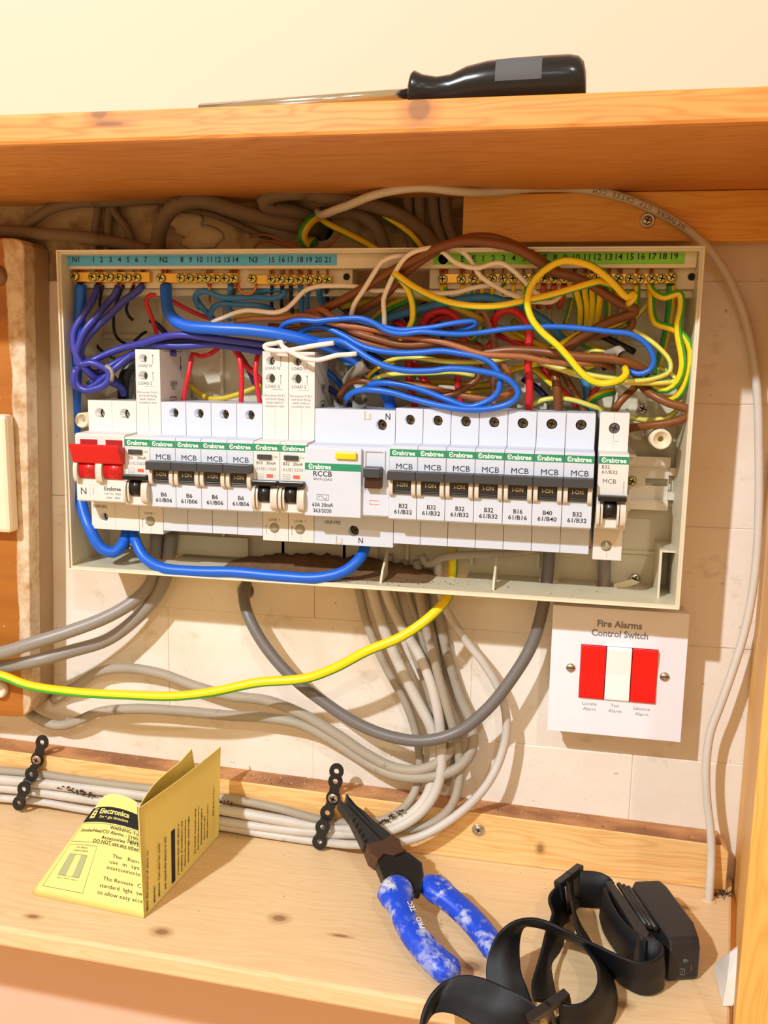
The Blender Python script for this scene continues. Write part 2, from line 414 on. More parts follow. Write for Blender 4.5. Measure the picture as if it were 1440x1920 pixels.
def dust_mat():
    t = NT('dusty_batten_top'); f = t.ramp(t.noise(45, 5, stretch=(.5, 1, 1)), .35, .62)
    return t.out(t.mix(f, lin((204, 146, 96)), lin((146, 100, 66))), .95, 0, t.noise(500, 3), .5, .0006)
tag(obj('dust_layer', mb, dust_mat(), cup), kind='stuff')
pts = [V3(random.gauss(170, 110), random.uniform(2, 18), 0) for _ in range(260)]
for p in pts: p.x = max(-160, min(425, p.x)); p.z = zz(p.x)+.8
tag(obj('dust_chips', chips(pts[:130], .25, .8), M['chip'], cup), kind='stuff'); tag(obj('dust_grains', chips(pts[130:], .2, .7), M['soil'], cup), kind='stuff')
sp = []
while len(sp) < 210:
    x = random.uniform(-100, 405); d = random.uniform(23, 155) if random.random() < .5 else 23+abs(random.gauss(0, 22))
    if x < 440-d*.20-3 and d < 156: sp.append(V3(x, d, shz(x)+.15))
tag(obj('shelf_specks', chips(sp[:120], .15, .6), M['soil'], cup), kind='stuff'); tag(obj('shelf_crumbs', chips(sp[120:], .15, .6), M['chip'], cup), kind='stuff')

# ================================================================== old varnished meter board at the left
mbo = P(0, 1340, 33); mbo = Vector((mbo.x-15, 0, mbo.z))
def old_board():
    t = NT('worn_orange_varnish'); sx = t.n('ShaderNodeSeparateXYZ', {0: t.tc.outputs['Object']})
    nz = t.noise(70, 5, rough=.7); nz2 = t.noise(18, 3, stretch=(1, 1, .3))
    e = t.math('ADD', sx.outputs[0], t.math('ADD', t.math('MULTIPLY', t.math('SUBTRACT', nz2, .5), .012), t.math('MULTIPLY', t.math('SUBTRACT', nz, .5), .006)))
    th = (P(27, 900, 33).x-mbo.x)*S; f = t.ramp(e, th-.0005, th+.0006)
    g = t.noise(5, 3, stretch=(1, 1, 8))
    v = t.mix(t.ramp(g, .3, .7), lin((188, 118, 44)), lin((150, 88, 28)))
    v = t.mix(t.math('MULTIPLY', t.ramp(t.noise(120, 4), .68, .72), .7), v, lin((226, 190, 150)))
    pw = t.mix(t.ramp(nz, .4, .66), lin((220, 200, 172)), lin((178, 140, 96)))
    return t.out(t.mix(f, v, pw), .4, 0, nz, .2, .0008)
mbd = thing('meter_board', mbo, 'thick old wooden board with worn orange varnish and bare edge at the left', 'board')
fr = [(-200, 446), (22, 446), (36, 449), (43, 459), (45, 474), (46, 590), (50, 740), (54, 960), (57, 1200), (58, 1318), (54, 1334), (44, 1343), (30, 1345), (-200, 1328)]
M['bareedge'] = dirty('dusty_bare_wood', (178, 150, 118), (120, 78, 48), .66, .8, 40)
b = MB(); b.prism([P(x, y, 33) for x, y in fr], Vector((0, 14, 0))); obj('front_board', b, old_board(), mbd, bev=1.2)
b = MB(); b.prism([P(x, y, 33)+Vector((-.5 if x > 0 else 0, 14.3, 0)) for x, y in fr], Vector((0, 18.2, 0))); obj('backing_board', b, M['bareedge'], mbd, bev=1.2)
b = MB(); b.lathe(P(-3, 517, 33), (0, -1, 0), [(7, 0), (7, 1), (5.5, 3), (2.5, 4.2), (.4, 4.5)], 24); obj('dome_washer', b, plain('dull_brown_metal', (140, 108, 72), .45, .4), mbd)
b = MB(); q0, q1 = P(9, 778, 45), P(9, 1000, 45); b.box(q0.x-70, q0.x, 33.1, 45, q1.z, q0.z); obj('accessory_plate', b, plain('cream_accessory', (244, 226, 196), .4), mbd, bev=3, label='cream plastic plate edge')
b = MB(); b.lathe(P(2, 1290, 33), (0, -1, 0), [(6.8, 0), (6.8, 3), (6, 5), (5, 5), (4.2, 3.5), (3.5, 1)], 24); obj('cable_gland', b, plain('white_gland', (226, 216, 196), .45), mbd, label='round white cable gland')

# ================================================================== consumer unit tray
UO = Vector((185, 0, -88))
cu = thing('consumer_unit', UO, 'open cream plastic consumer unit tray with terminal bars and no front cover', 'fuse box')
TX0, TX1, TZ0, TZ1 = -17.4, 388.0, -88.6, 125.2
mb = MB(); mb.box(TX0, TX1, .4, 4, TZ0+1, TZ1)
mb.box(TX0, TX0+2.6, 4, 58.5, TZ0, TZ1).box(TX1-2.6, TX1, 4, 58.5, TZ0, TZ1)
mb.box(TX0+2.6, TX1-2.6, 26, 58.5, TZ1-2.6, TZ1).box(TX0+2.6, TX1-2.6, 22.5, 58.5, TZ0, TZ0+2.6)
for a, b_ in ((TX0+2.6, 17), (43, 172), (254, 302), (315, 339), (351, TX1-2.6)): mb.box(a, b_, 4, 22.5, TZ0, TZ0+2.6)
obj('tray', mb, M['tray'], cu)
mb = MB()
for a, b_, c_, d_ in ((TX0, TX1, TZ1-1.1, TZ1), (TX0, TX1, TZ0, TZ0+1.1), (TX0, TX0+1.1, TZ0+1.1, TZ1-1.1), (TX1-1.1, TX1, TZ0+1.1, TZ1-1.1)): mb.box(a, b_, 58.4, 60.2, c_, d_)
obj('rim_lip', mb, plain('cream_rim', (232, 224, 200), .4), cu, bev=.3, seg=1)
mb = MB()
for x in (30, 75, 120, 165, 210, 255, 300, 345): mb.box(x, x+2, 4, 8, -80, 98)
mb.box(-14, 385, 4, 7, 70, 73); mb.box(-14, 385, 4, 6, -66, -64); mb.box(40, 95, 4, 9, -84, -70); mb.box(105, 190, 4, 8, -83, -71)
obj('back_rib', mb, M['tray'], cu)
for px, py in ((716, 1075), (925, 1080)):
    p = P(px, py, 44); mb = MB(); mb.prism([V3(p.x, 30, TZ0+2.6), V3(p.x, 52, TZ0+2.6), V3(p.x, 46, TZ0+10), V3(p.x, 30, TZ0+20)], Vector((1.4, 0, 0))); obj('fin', mb, M['tray'], cu)
mb = MB(); a, b_ = P(1237, 1030, 40), P(1281, 1110, 40); mb.box(a.x, a.x+1.5, 4, 42, TZ0+2.6, a.z); mb.box(a.x+1.5, TX1-2.6, 4, 41.6, a.z-1.5, a.z-.1); obj('corner_pocket', mb, M['tray'], cu)
for px, py, r in ((1240, 824, 6.6), (153, 788, 5.6)):
    mb = MB(); c = P(px, py, 50); c.y = 0
    mb.lathe(c, (0, -1, 0), [(r, 4), (r*.92, 50), (r*.72, 50.2), (r*.66, 49), (r*.3, 48.8), (r*.22, 40)], 24); obj('cover_post', mb, M['carrier'], cu)
for px, py in ((1205, 766), (1190, 1085), (243, 1022)):
    mb = MB(); pozi(mb, P(px, py, 6), (0, -1, 0), 3.6, 1.6); obj('fixing_screw', mb, [M['steel'], M['hole']], cu)
mb = MB(); mb.prism([P(1148, 1104, 20), P(1152, 1095, 20), P(1185, 1086, 20), P(1200, 1092, 20), P(1180, 1100, 20)], Vector((0, 1.5, 0))); obj('knockout_tab', mb, M['tray'], cu)
# terminal carriers
CT = P(700, 505, 42).z; CBt = P(700, 541, 42).z
ax0, ax1 = TX0+2.8, TX1-2.8
mb = MB(); mb.box(ax0, ax1, 32, 49.6, P(700, 503, 50).z, P(700, 474, 50).z); obj('label_carrier', mb, M['carrier'], cu, bev=.6)
mb = MB()
nx0, nx1 = P(112, 520, 42).x, P(661, 520, 42).x; ex0, ex1 = P(805, 520, 42).x, P(1311, 520, 42).x
mb.box(nx0, nx1, 30, 42, CBt, CT); obj('bar_carrier', mb, M['carrier'], cu, bev=.6)
mb = MB(); mb.box(ex0, ex1, 30, 42, CBt, CT); obj('bar_carrier', mb, M['carrier'], cu, bev=.6)
mb = MB(); mb.box(ax0, ax1, 8, 37, CBt-4.5, CBt-.3); obj('carrier_ledge', mb, M['tray'], cu)
for px in (120, 650, 1297):
    mb = MB(); c = P(px, 519, 42); mb.lathe(c, (0, -1, 0), [(3.0, -.2), (3.0, .25), (2.3, .3), (2.2, -.1)], 20); mb.lathe(c, (0, -1, 0), [(2.2, -.2), (2.2, .1)], 20, 1); obj('carrier_slot', mb, [M['carrier'], M['hole']], cu)
zl0, zl1 = P(400, 498, 50).z, P(400, 476, 50).z
mb = MB(); mb.box(P(127, 487, 50).x, P(631, 487, 50).x, 49.4, 50.0, zl0, zl1); nlab = obj('neutral_label', mb, M['bluelab'], cu)
mb = MB(); mb.box(P(813, 482, 50).x, P(1284, 482, 50).x, 49.4, 50.0, zl0+.2, zl1+.6); elab = obj('earth_label', mb, M['greenlab'], cu)
NUMS = [('N1', 142), ('1', 175), ('2', 190), ('3', 207), ('4', 224), ('5', 240), ('6', 256), ('7', 273), ('N2', 307), ('8', 341), ('9', 357), ('10', 375), ('11', 393), ('12', 409), ('13', 426), ('14', 442),
        ('N3', 475), ('15', 510), ('16', 529), ('17', 545), ('18', 563), ('19', 580), ('20', 597), ('21', 614)]
for s_, px in NUMS: text(s_, 3.3, P(px, 486.5, 50.12), nlab, M['ink'], name='number', world=True)
ENUM = [('E', 868), ('E', 889), ('1', 906), ('2', 925), ('3', 944), ('4', 963), ('5', 983), ('6', 1002), ('7', 1022), ('8', 1041), ('9', 1060), ('10', 1081), ('11', 1101), ('12', 1121), ('13', 1142), ('14', 1161), ('15', 1182), ('16', 1203), ('17', 1224), ('18', 1244), ('19', 1265)]
for s_, px in ENUM: text(s_, 3.6, P(px, 485-(px-868)*.013, 50.12), elab, M['ink'], name='number', world=True)
mb = MB(); c = P(831, 486, 50.1); mb.lathe(c, (0, -1, 0), [(3.1, 0), (3.1, .15), (2.7, .15), (2.7, 0)], 24)
for w_, z_ in ((3.2, -.2), (2.2, -.9), (1.2, -1.6)): mb.box(c.x-w_/2, c.x+w_/2, 50.1, 50.25, c.z+z_-.15, c.z+z_+.15)
mb.box(c.x-.2, c.x+.2, 50.1, 50.25, c.z-.2, c.z+1.8); obj('earth_symbol', mb, M['ink'], elab)
# brass terminal bars and their screws
def termbar(name, pxa, pxb, y0, y1, screws, label, bigfirst=True):
    a, b_ = P(pxa, y0, 46), P(pxb, y1, 46)
    mb = MB(); mb.box(a.x, b_.x, 41.6, 46.4, P(pxa, y1, 46).z, P(pxa, y0, 46).z); o = obj(name, mb, M['brass'], cu, bev=.4, label=label)
    for i, (px, py) in enumerate(screws):
        c = P(px, py, 47.5); mb = MB(); mb.lathe(c+Vector((0, 5.6, 0)), (0, -1, 0), [(2.35, 0), (2.35, 4.9)], 16)
        pozi(mb, c+Vector((0, .4, 0)), (0, -1, 0), 3.0, 1.2, 0, 1, random.uniform(.2, 1.2)); obj('terminal_screw', mb, [M['screwb'], M['hole']], o)
    return o
SN1 = [(139, 518), (173, 519), (187, 519), (204, 519), (222, 520), (238, 520), (255, 520)]
SN2 = [(301, 521), (338, 521), (354, 521), (372, 521), (387, 521), (405, 522), (421, 522), (438, 522)]
SN3 = [(472, 522), (508, 523), (525, 523), (542, 524), (560, 524), (578, 524), (596, 524), (614, 525)]
SE = [(830, 523), (865, 523), (886, 523)] + [(x, 522) for x in (905, 923, 943, 962, 982, 1001, 1020, 1039, 1058, 1078, 1099, 1119, 1140, 1160, 1181, 1201, 1222, 1241)] + [(1260, 519)]
termbar('neutral_bar', 136, 281, 510, 529, SN1, 'brass neutral bar under N1'); termbar('neutral_bar', 300, 446, 512, 530, SN2, 'brass neutral bar under N2'); termbar('neutral_bar', 472, 622, 515, 533, SN3, 'brass neutral bar under N3')
termbar('earth_bar', 832, 1264, 513, 531, SE, 'long brass earth bar under the green strip')
# rail on the right
mb = MB(); rx0, rx1 = -6, 382
mb.box(rx0, rx1, 14, 15.2, -5.5, -.3).box(rx0, rx1, 14, 15.2, -34.8, -29.6).box(rx0, rx1, 8, 14, -6.7, -5.5).box(rx0, rx1, 8, 14, -29.6, -28.4)
sx, sz = P(1231, 903, 9).x, P(1231, 904, 9).z
mb.box(rx0, sx-7, 8, 9.2, -28.4, -6.7).box(sx+7, rx1, 8, 9.2, -28.4, -6.7).box(sx-7, sx+7, 8, 9.2, sz+2.4, -6.7).box(sx-7, sx+7, 8, 9.2, -28.4, sz-2.4)
mb.box(rx1, rx1+4, 8, 14, -12, -7).box(rx1, rx1+4, 8, 14, -28, -23)
rail = obj('mounting_rail', mb, M['zinc'], cu)
mb = MB(); pozi(mb, P(1185, 902, 10), (0, -1, 0), 3.1, 1.6); obj('rail_screw', mb, [M['screwb'], M['hole']], rail)
# dirt heaped along the inside of the bottom wall
mb = MB(); N = 40; g = []
for i in range(N+1):
    x = 84+i*150/N
    for j in range(7):
        d = 7+j*7.3; h = max(0, math.sin(3.14159*i/N))**.7*(9*math.exp(-((d-12)/12)**2)+.8)*random.uniform(.8, 1.15)
        g.append(V3(x, d, TZ0+2.5+(h if 0 < j < 6 else -.3)))
n = mb.add(g)
for i in range(N):
    for j in range(6): mb.face([n+i*7+j, n+(i+1)*7+j, n+(i+1)*7+j+1, n+i*7+j+1], 0, True)
tag(obj('dirt_heap', mb, M['dirt'], cu), kind='stuff')
pts = [V3(random.uniform(90, 350) if random.random() < .4 else random.gauss(205, 22), random.uniform(30, 57), TZ0+3) for _ in range(150)]
pts = [p for p in pts if p.x < 380]
tag(obj('dirt_grains', chips(pts[:80], .3, .9), M['soil'], cu), kind='stuff'); tag(obj('chaff', chips(pts[80:], .3, 1.0), plain('tan_chaff', (200, 160, 110), .9), cu), kind='stuff')

# ================================================================== breakers
def dev_body(w_, zt, zb, n0, n1, dn, top=(), bot=(), back=14, g=.18):
    mb = MB(); pr = [(back, zb), (57, zb), (57, n0), (dn-.9, n0), (dn, n0+.9), (dn, n1-1.2), (dn-1.4, n1), (57, n1+.6), (57, zt), (back, zt)]
    x0, x1 = g, w_-g
    n = mb.add([V3(x, d, z) for x in (x0, x1) for d, z in pr]); k = len(pr)
    mb.face([n+i for i in range(k)]); mb.face([n+k+i for i in reversed(range(k))])
    for i in range(k):
        a, b_ = pr[i], pr[(i+1) % k]
        if i == 1 and bot: mb.holed(x0, x1, zb, n0, 57, bot)
        elif i == 7 and top: mb.holed(x0, x1, n1+.6, zt, 57, top)
        else: mb.face([n+i, n+(i+1) % k, n+k+(i+1) % k, n+k+i])
    return mb
def guard(x0, x1, zt, zb, d0, d1):
    zc, h = (zt+zb)/2, (zt-zb)/2
    poly = [V3(x0, d0, zb)] + [V3(x0, d0+(d1-d0)*math.cos(t)**.6, zc+h*math.sin(t)) for t in [-1.45+2.9*i/10 for i in range(11)]] + [V3(x0, d0, zt)]
    return MB().prism(poly, Vector((x1-x0, 0, 0)))
def bx(*a): return MB().box(*a)
def screw_at(x, z, d, r): return pozi(MB(), V3(x, d, z), (0, -1, 0), r, 1.2, 0, 1, .5)
def arrow(mb, x, z0, z1, d, w_=1.0):
    mb.box(x-.12, x+.12, d-.05, d+.08, z0, z1-w_); n = mb.add([V3(x-w_*.6, d+.06, z1-w_), V3(x+w_*.6, d+.06, z1-w_), V3(x, d+.06, z1)]); mb.face([n, n+1, n+2]); return mb
BRAND = '\u0404rabtree'
def brand(o, x, z, cap, width, mat, d): return text(BRAND, cap, (x, -d, z), o, mat, width=width, bold=.03)
def mcb(s, rating, label, code=None):
    r_ = thing('circuit_breaker', (s*17.5, 0, 0), label, 'breaker', 'slim circuit breakers in the row')
    obj('body', lambda: dev_body(17.5, 28.4, -57.8, -39.3, 6.4, 75, [(9, 21.2, 3.3, 7)]), [M['mcb'], M['hole']], r_, key='mcb_body', local=True)
    st = obj('brand_stripe', lambda: bx(.25, 17.25, 74.9, 75.12, 0, 4.4), M['green'], r_, key='mcb_stripe', local=True)
    brand(st, 8.8, 2.2, 2.7, 14.2, M['wink'], 75.2)
    text('MCB', 3.4, (9.4, -75.15, -6.0), r_, M['ink'], width=10.2, bold=0)
    bar = obj('toggle', lambda: bx(.1, 17.4, 75, 82.4, -13.9, -8.4).box(3.3, 14.1, 75, 76.4, -23.0, -13.9).box(3.3, 14.1, 76.4, 77.2, -21.4, -20.8).box(3.3, 14.1, 76.4, 77.0, -22.6, -22.0), [M['dk']], r_, key='mcb_toggle', local=True, bev=.7, label='dark grey switch toggle')
    obj('toggle_face', lambda: bx(3.6, 13.8, 76.3, 77.4, -20.4, -13.8), M['win'], bar, key='mcb_face', local=True)
    text('I-ON', 2.3, (8.7, -77.5, -17.0), bar, plain_gold, width=6.4, bold=.005)
    for a, b_ in ((.5, 2.9), (14.4, 16.9)): obj('toggle_guard', lambda a=a, b_=b_: guard(a, b_, -13.0, -24.2, 75, 79.0), M['brk'], r_, key='mcb_guard%g' % a, local=True)
    text(rating, 2.7, (9.2, -75.15, -30.5), r_, M['ink'], width=5.4 if len(rating) > 2 else 4.0)
    text(code, 2.6, (9.1, -75.15, -34.2), r_, M['ink'], width=11.2)
    obj('terminal_screw', lambda: screw_at(9, 21.2, 50.5, 2.7), [plain_dscrew, M['hole']], r_, key='mcb_screw', local=True)
    return r_
plain_gold = plain('cream_ink', (206, 196, 170), .6); plain_dscrew = plain('aged_brass_screw', (120, 96, 54), .35, .8)
def rcbo_front(r_, amps, code, test=True):
    if test:
        obj('test_button', lambda: bx(3.0, 12.2, 75, 76.6, -4.9, -2.0), M['dk'], r_, key='rcbo_btn', local=True, bev=.2, seg=1)
        text('Test', 1.2, (14.6, -75.1, -3.2), r_, M['gink'], bold=0)
        text(amps, 1.9, (4.2, -75.1, -7.3), r_, M['gink'], width=2.6 if len(amps) == 2 else 4.0); text('30mA', 1.9, (11.8, -75.1, -7.3), r_, M['gink'], width=6.4)
        text(code, 2.0, (8.6, -75.1, -11.0), r_, M['lgink'], width=13.0, bold=0)
        mb = lambda: bx(2.2, 6.6, 75, 75.08, -17.2, -17.05).box(2.2, 6.6, 75, 75.08, -14.2, -14.05).box(2.2, 2.35, 75, 75.08, -17.2, -14.05).box(6.45, 6.6, 75, 75.08, -17.2, -14.05).box(3.0, 5.8, 75, 75.08, -15.4, -15.25).box(3.0, 5.8, 75, 75.08, -16.3, -16.15)
        obj('waveform_symbol', mb, M['lgink'], r_, key='rcbo_sym', local=True)
        obj('status_flag', lambda: bx(8.8, 13.0, 74.9, 75.1, -16.6, -14.4), plain('orange_red_flag', (232, 96, 70), .5), r_, key='rcbo_flag', local=True)
    bar = obj('toggle', lambda: bx(.8, 17.0, 75, 80.6, -21.3, -18.0), M['blk'], r_, key='rcbo_bar', local=True, bev=.5, label='black switch toggle')
    obj('toggle_drum', lambda: MB().lathe(V3(4.3, 73.5, -26.6), (1, 0, 0), [(6.0, 0), (6.0, 7.2)], 24), M['blk'], bar, key='rcbo_drum', local=True)
    for a, b_ in ((.4, 2.2), (2.6, 3.9), (12.0, 13.3), (13.8, 16.9)): obj('toggle_guard', lambda a=a, b_=b_: guard(a, b_, -22.4, -36.6, 74.8, 80.2 if a in (.4, 13.8) else 78.6), M['brk'], r_, key='rcbo_guard%g' % a, local=True)
def rcbo(s, amps, code, label):
    r_ = thing('residual_current_breaker', (s*17.5, 0, 0), label, 'breaker', 'tall cream breakers with test buttons')
    obj('body', lambda: dev_body(17.5, 62.2, -60.6, -38.9, 6.0, 75, [(5.6, 56.2, 2.9, 8), (5.5, 45.1, 3.2, 8)], (), 6), [M['rcbo'], plain('grey_recess', (96, 92, 84), .8)], r_, key='rcbo_body', local=True)
    st = obj('brand_stripe', lambda: bx(.25, 17.25, 74.9, 75.12, .2, 4.6), M['green'], r_, key='rcbo_stripe', local=True); brand(st, 8.8, 2.4, 2.7, 14.2, M['wink'], 75.2)
    rcbo_front(r_, amps, code)
    obj('terminal_screw', lambda: screw_at(6.6, 56.0, 50, 2.2), [M['steel'], M['hole']], r_, key='rcbo_screw', local=True)
    text('LOAD N', 1.9, (7.0, -57.1, 51.7), r_, M['gink'], width=9.4, bold=0); text('LOAD 2', 1.9, (7.0, -57.1, 40.2), r_, M['gink'], width=9.4, bold=0)
    for i, l in enumerate(('Disconnect N & L', 'and both flying', 'leads before', 'insulation test')): text(l, 1.5, (8.4, -57.1, 34.4-2.25*i), r_, M['lgink'], width=(14.8, 12.6, 11.0, 12.4)[i], bold=0)
    mb = lambda: arrow(arrow(arrow(MB(), 12.4, 52.5, 59, 57), 12.4, 41.4, 47.6, 57), 2.6, -56.4, -50.2, 57).box(6.4, 13.6, 57, 57.08, 38.0, 38.15).box(8.6, 8.7, 57, 57.05, 7.5, 26).box(8.6, 8.7, 57, 57.05, -60, -56)
    obj('arrow_marks', mb, M['gink'], r_, key='rcbo_arrows', local=True)
    text('LINE 1', 1.7, (7.9, -57.1, -46.6), r_, M['gink'], width=7.6, bold=0)
    obj('terminal_cover', lambda: MB().lathe(V3(8.0, 57, -52), (0, -1, 0), [(3.3, -.1), (3.3, .25), (.1, .3)], 22), plain('grey_terminal_cover', (166, 164, 142), .6), r_, key='rcbo_cap', local=True)
    def side():
        mb = MB(); x = 17.36
        for d0, d1, z0, z1 in ((23.6, 24.2, 49, 58), (52, 20, 61.2, 61.5), (42, 32, 30.5, 31), (42, 41.4, 22, 31), (32.6, 32, 22, 31), (42, 32, 22, 22.5), (39, 37, 24, 29), (36, 34.5, 24, 29)): mb.box(x, x+.1, min(d0, d1), max(d0, d1), z0, z1)
        n = mb.add([V3(x+.1, 22.6, 51.5), V3(x+.1, 25.2, 51.5), V3(x+.1, 23.9, 48)]); mb.face([n, n+1, n+2]); return mb
    sm = obj('side_marking', side, M['ink'], r_, key='rcbo_side', local=True)
    for i, (l, z) in enumerate((('3@H', 40), ('N 2m w', 36.6), ('CE', 26))): text(l, (3.6, 1.6, 2.6)[i], (17.5, -(36, 36, 27)[i], z), sm, M['ink'], right=(0, 1, 0), bold=0)
    return r_

# red main switch
ms = thing('main_switch', (0, 0, 0), 'two pole main switch with wide red lever at the left end of the row', 'switch')
obj('body', dev_body(35, 28.2, -59.2, -37.6, 7.2, 75, [(8.6, 19.5, 3.6, 8), (26.6, 19.5, 3.6, 8)], [(9, -51, 3.2, 7)]), [M['rcbo'], M['hole']], ms, local=True)
mb = bx(4, 15.8, 74.8, 75.6, -4, 3.6).box(22, 33.4, 74.8, 75.6, -4, 3.6); obj('red_window', mb, M['dred'], ms, local=True)
lev = obj('lever', MB().prism([V3(.6, d, z) for d, z in ((75, -1), (83.6, 1.2), (84.6, .6), (84.4, -.8), (79.6, -11.6), (75, -11.6))], Vector((34.6, 0, 0))), M['red'], ms, local=True, bev=.6, label='wide red lever plate')
for a in (3.6, 21.4):
    mb = MB(); mb.prism([V3(a, 75+3.2*math.cos(t), -16.6+5.6*math.sin(t)) for t in [-1.5+3*i/8 for i in range(9)]], Vector((12.2, 0, 0)), 0, True); f_ = obj('red_drum', mb, M['red'], ms, local=True)
    text('I ON', 3.2, (a+6.4, -78.3, -16.8), f_, M['dred'], width=8.6, bold=.03)
for a, b_ in ((.5, 3.2), (16.2, 20.6)): obj('lever_guard', guard(a, b_, -9.5, -24.8, 75, 80), M['brk'], ms, local=True)
text('N', 4.4, (5.0, -75.1, -30.6), ms, M['gink'], width=4.0); brand(ms, 25.5, -28.4, 2.5, 12.0, M['gink'], 75.1)
text('CAT No. 100/2', 1.3, (25.6, -75.1, -31.8), ms, M['gink'], width=11.5, bold=0); text('~100A   400V', 1.3, (25.6, -75.1, -34.4), ms, M['gink'], width=11, bold=0)
text('SWRGRS', 2.2, (6.6, -57.1, -43.6), ms, M['gink'], width=10.4)
mb = arrow(MB(), 12, -32.6, -28, 75, .5).box(9.5, 14.5, 75, 75.06, -26.6, -26.5).box(9.5, 9.6, 75, 75.06, -34.5, -26.6).box(17.4, 17.5, 57, 57.06, 8, 28).box(17.4, 17.5, 57, 57.06, -59, -38); obj('pole_marks', mb, M['lgink'], ms, local=True)
for x, z, r in ((9.4, 19.2, 2.6), (27.4, 19.2, 2.6), (9.4, -51, 2.4)): obj('terminal_screw', screw_at(x, z, 50, r), [M['steel'], M['hole']], ms, local=True)

rcbo(2, 'C6', '61/C10630', 'tall cream breaker marked C6, alone beside the red main switch')
for i, l in enumerate(('leftmost of the four B6 breakers, right of the tall C6 breaker', 'second from left of the four white B6 breakers', 'third from left of the four white B6 breakers', 'rightmost of the four B6 breakers, touching the tall B10 breaker')): mcb(3+i, 'B6', l, '61/B06')
rcbo(7, 'B10', '61/B11030', 'tall cream breaker marked B10, left one of the tall pair in the middle')
rcbo(8, 'B32', '61/B13230', 'right one of the tall cream breaker pair, beside the yellow button unit')
RT = [('B32', '61/B32', 'B32 breaker directly right of the unit with the yellow button'), ('B32', '61/B32', 'second B32 breaker to the right of the yellow button unit'), ('B32', '61/B32', 'third B32 breaker to the right of the yellow button unit'),
      ('B32', '61/B32', 'fourth B32 breaker from the yellow button unit, left of the B16 breaker'), ('B16', '61/B16', 'the only breaker marked B16 in the right hand row'), ('B40', '61/B40', 'the only breaker marked B40 in the right hand row'), ('B32', '61/B32', 'B32 breaker right of the B40 breaker, last of the tight row')]
for i, (a, c_, l) in enumerate(RT): mcb(12+i, a, l, c_)

rc = thing('residual_current_device', (157.5, 0, 0), 'wide white split load residual current device with yellow test button', 'breaker')
obj('body', dev_body(52.5, 26.8, -60.7, -38.4, 4.9, 73.6, [(43.4, 17.5, 3.6, 8)], [(26.3, -51.3, 3.6, 8)]), [M['mcb'], M['hole']], rc, local=True)
pl_ = obj('front_plate', bx(-.9, 35.2, 73.7, 76.2, -39.4, 3.8), M['mcb'], rc, local=True, bev=.5)
obj('test_button', bx(19, 32.4, 76.2, 78.4, -2.9, 1.6), M['yel'], rc, local=True, bev=.8, label='yellow test button')
st = obj('brand_stripe', bx(-.8, 35.0, 76.1, 76.35, -10.3, -6.0), M['green'], rc, local=True); brand(st, 8.8, -8.1, 2.9, 14.4, M['wink'], 76.4)
text('RCCB', 3.3, (10.6, -76.3, -12.5), pl_, M['ink'], width=12.0); text('SPLIT-LOAD', 1.4, (10.7, -76.3, -15.9), pl_, M['gink'], width=12.0)
text('63A 30mA', 2.5, (10.8, -76.3, -32.0), pl_, M['ink'], width=13.4); text('363/S030', 2.5, (10.6, -76.3, -35.7), pl_, M['ink'], width=11.8)
mb = bx(7, 14.6, 76.2, 76.3, -29.2, -29).box(7, 14.6, 76.2, 76.3, -25.8, -25.6).box(7, 7.2, 76.2, 76.3, -29.2, -25.6).box(14.4, 14.6, 76.2, 76.3, -29.2, -25.6)
mb.tube([V3(8+5.6*i/12, 76.3, -27.4+1.0*math.sin(6.283*i/12)) for i in range(13)], .13, 5); obj('waveform_symbol', mb, M['ink'], pl_, local=True)
tg = obj('toggle', bx(37.6, 48.4, 73.6, 82.6, -13.2, -6.8), M['dk'], rc, local=True, bev=.8, label='dark grey switch toggle')
obj('toggle_face', bx(37.8, 48.2, 73.6, 79.5, -20, -13.3), plain('red_brown_toggle_face', (64, 32, 24), .35), tg, local=True, bev=.5)
mb = bx(36.4, 37.4, 73.6, 74.6, -21, 3).box(48.6, 49.6, 73.6, 74.6, -21, 3).box(37.4, 48.6, 73.6, 74.6, 2.2, 3); obj('toggle_frame', mb, M['mcb'], rc, local=True)
mb = bx(40.2, 46.2, 73.6, 73.75, -30.8, -30.5).box(40.2, 46.2, 73.6, 73.75, -28.4, -28.1).box(40.2, 40.5, 73.6, 73.75, -30.8, -28.1); obj('status_flag', mb, plain('orange_line', (225, 120, 60), .6), rc, local=True)
text('N', 4.0, (47.6, -57.1, 23.0), rc, M['ink'], width=3.0); text('N', 3.6, (31.2, -57.1, -57.2), rc, M['ink'], width=3.0); text('VRRVRE', 2.2, (12.2, -57.1, -46.2), rc, M['gink'], width=11)
for x, z in ((34.2, 23.4), (16.6, -57.6)):
    obj('seal_notch', bx(x-2.2, x-1.4, 56.8, 57.6, z-2.6, z+2.6).box(x+.4, x+2.2, 56.8, 57.5, z-2.4, z+1.2).box(x-1.4, x+2.2, 56.8, 57.3, z-2.6, z-1.8), M['brk'], rc, local=True)
for x, z in ((43.8, 17.3), (26.8, -51.3)): obj('terminal_screw', screw_at(x, z, 50.5, 2.9), [plain_dscrew, M['hole']], rc, local=True)

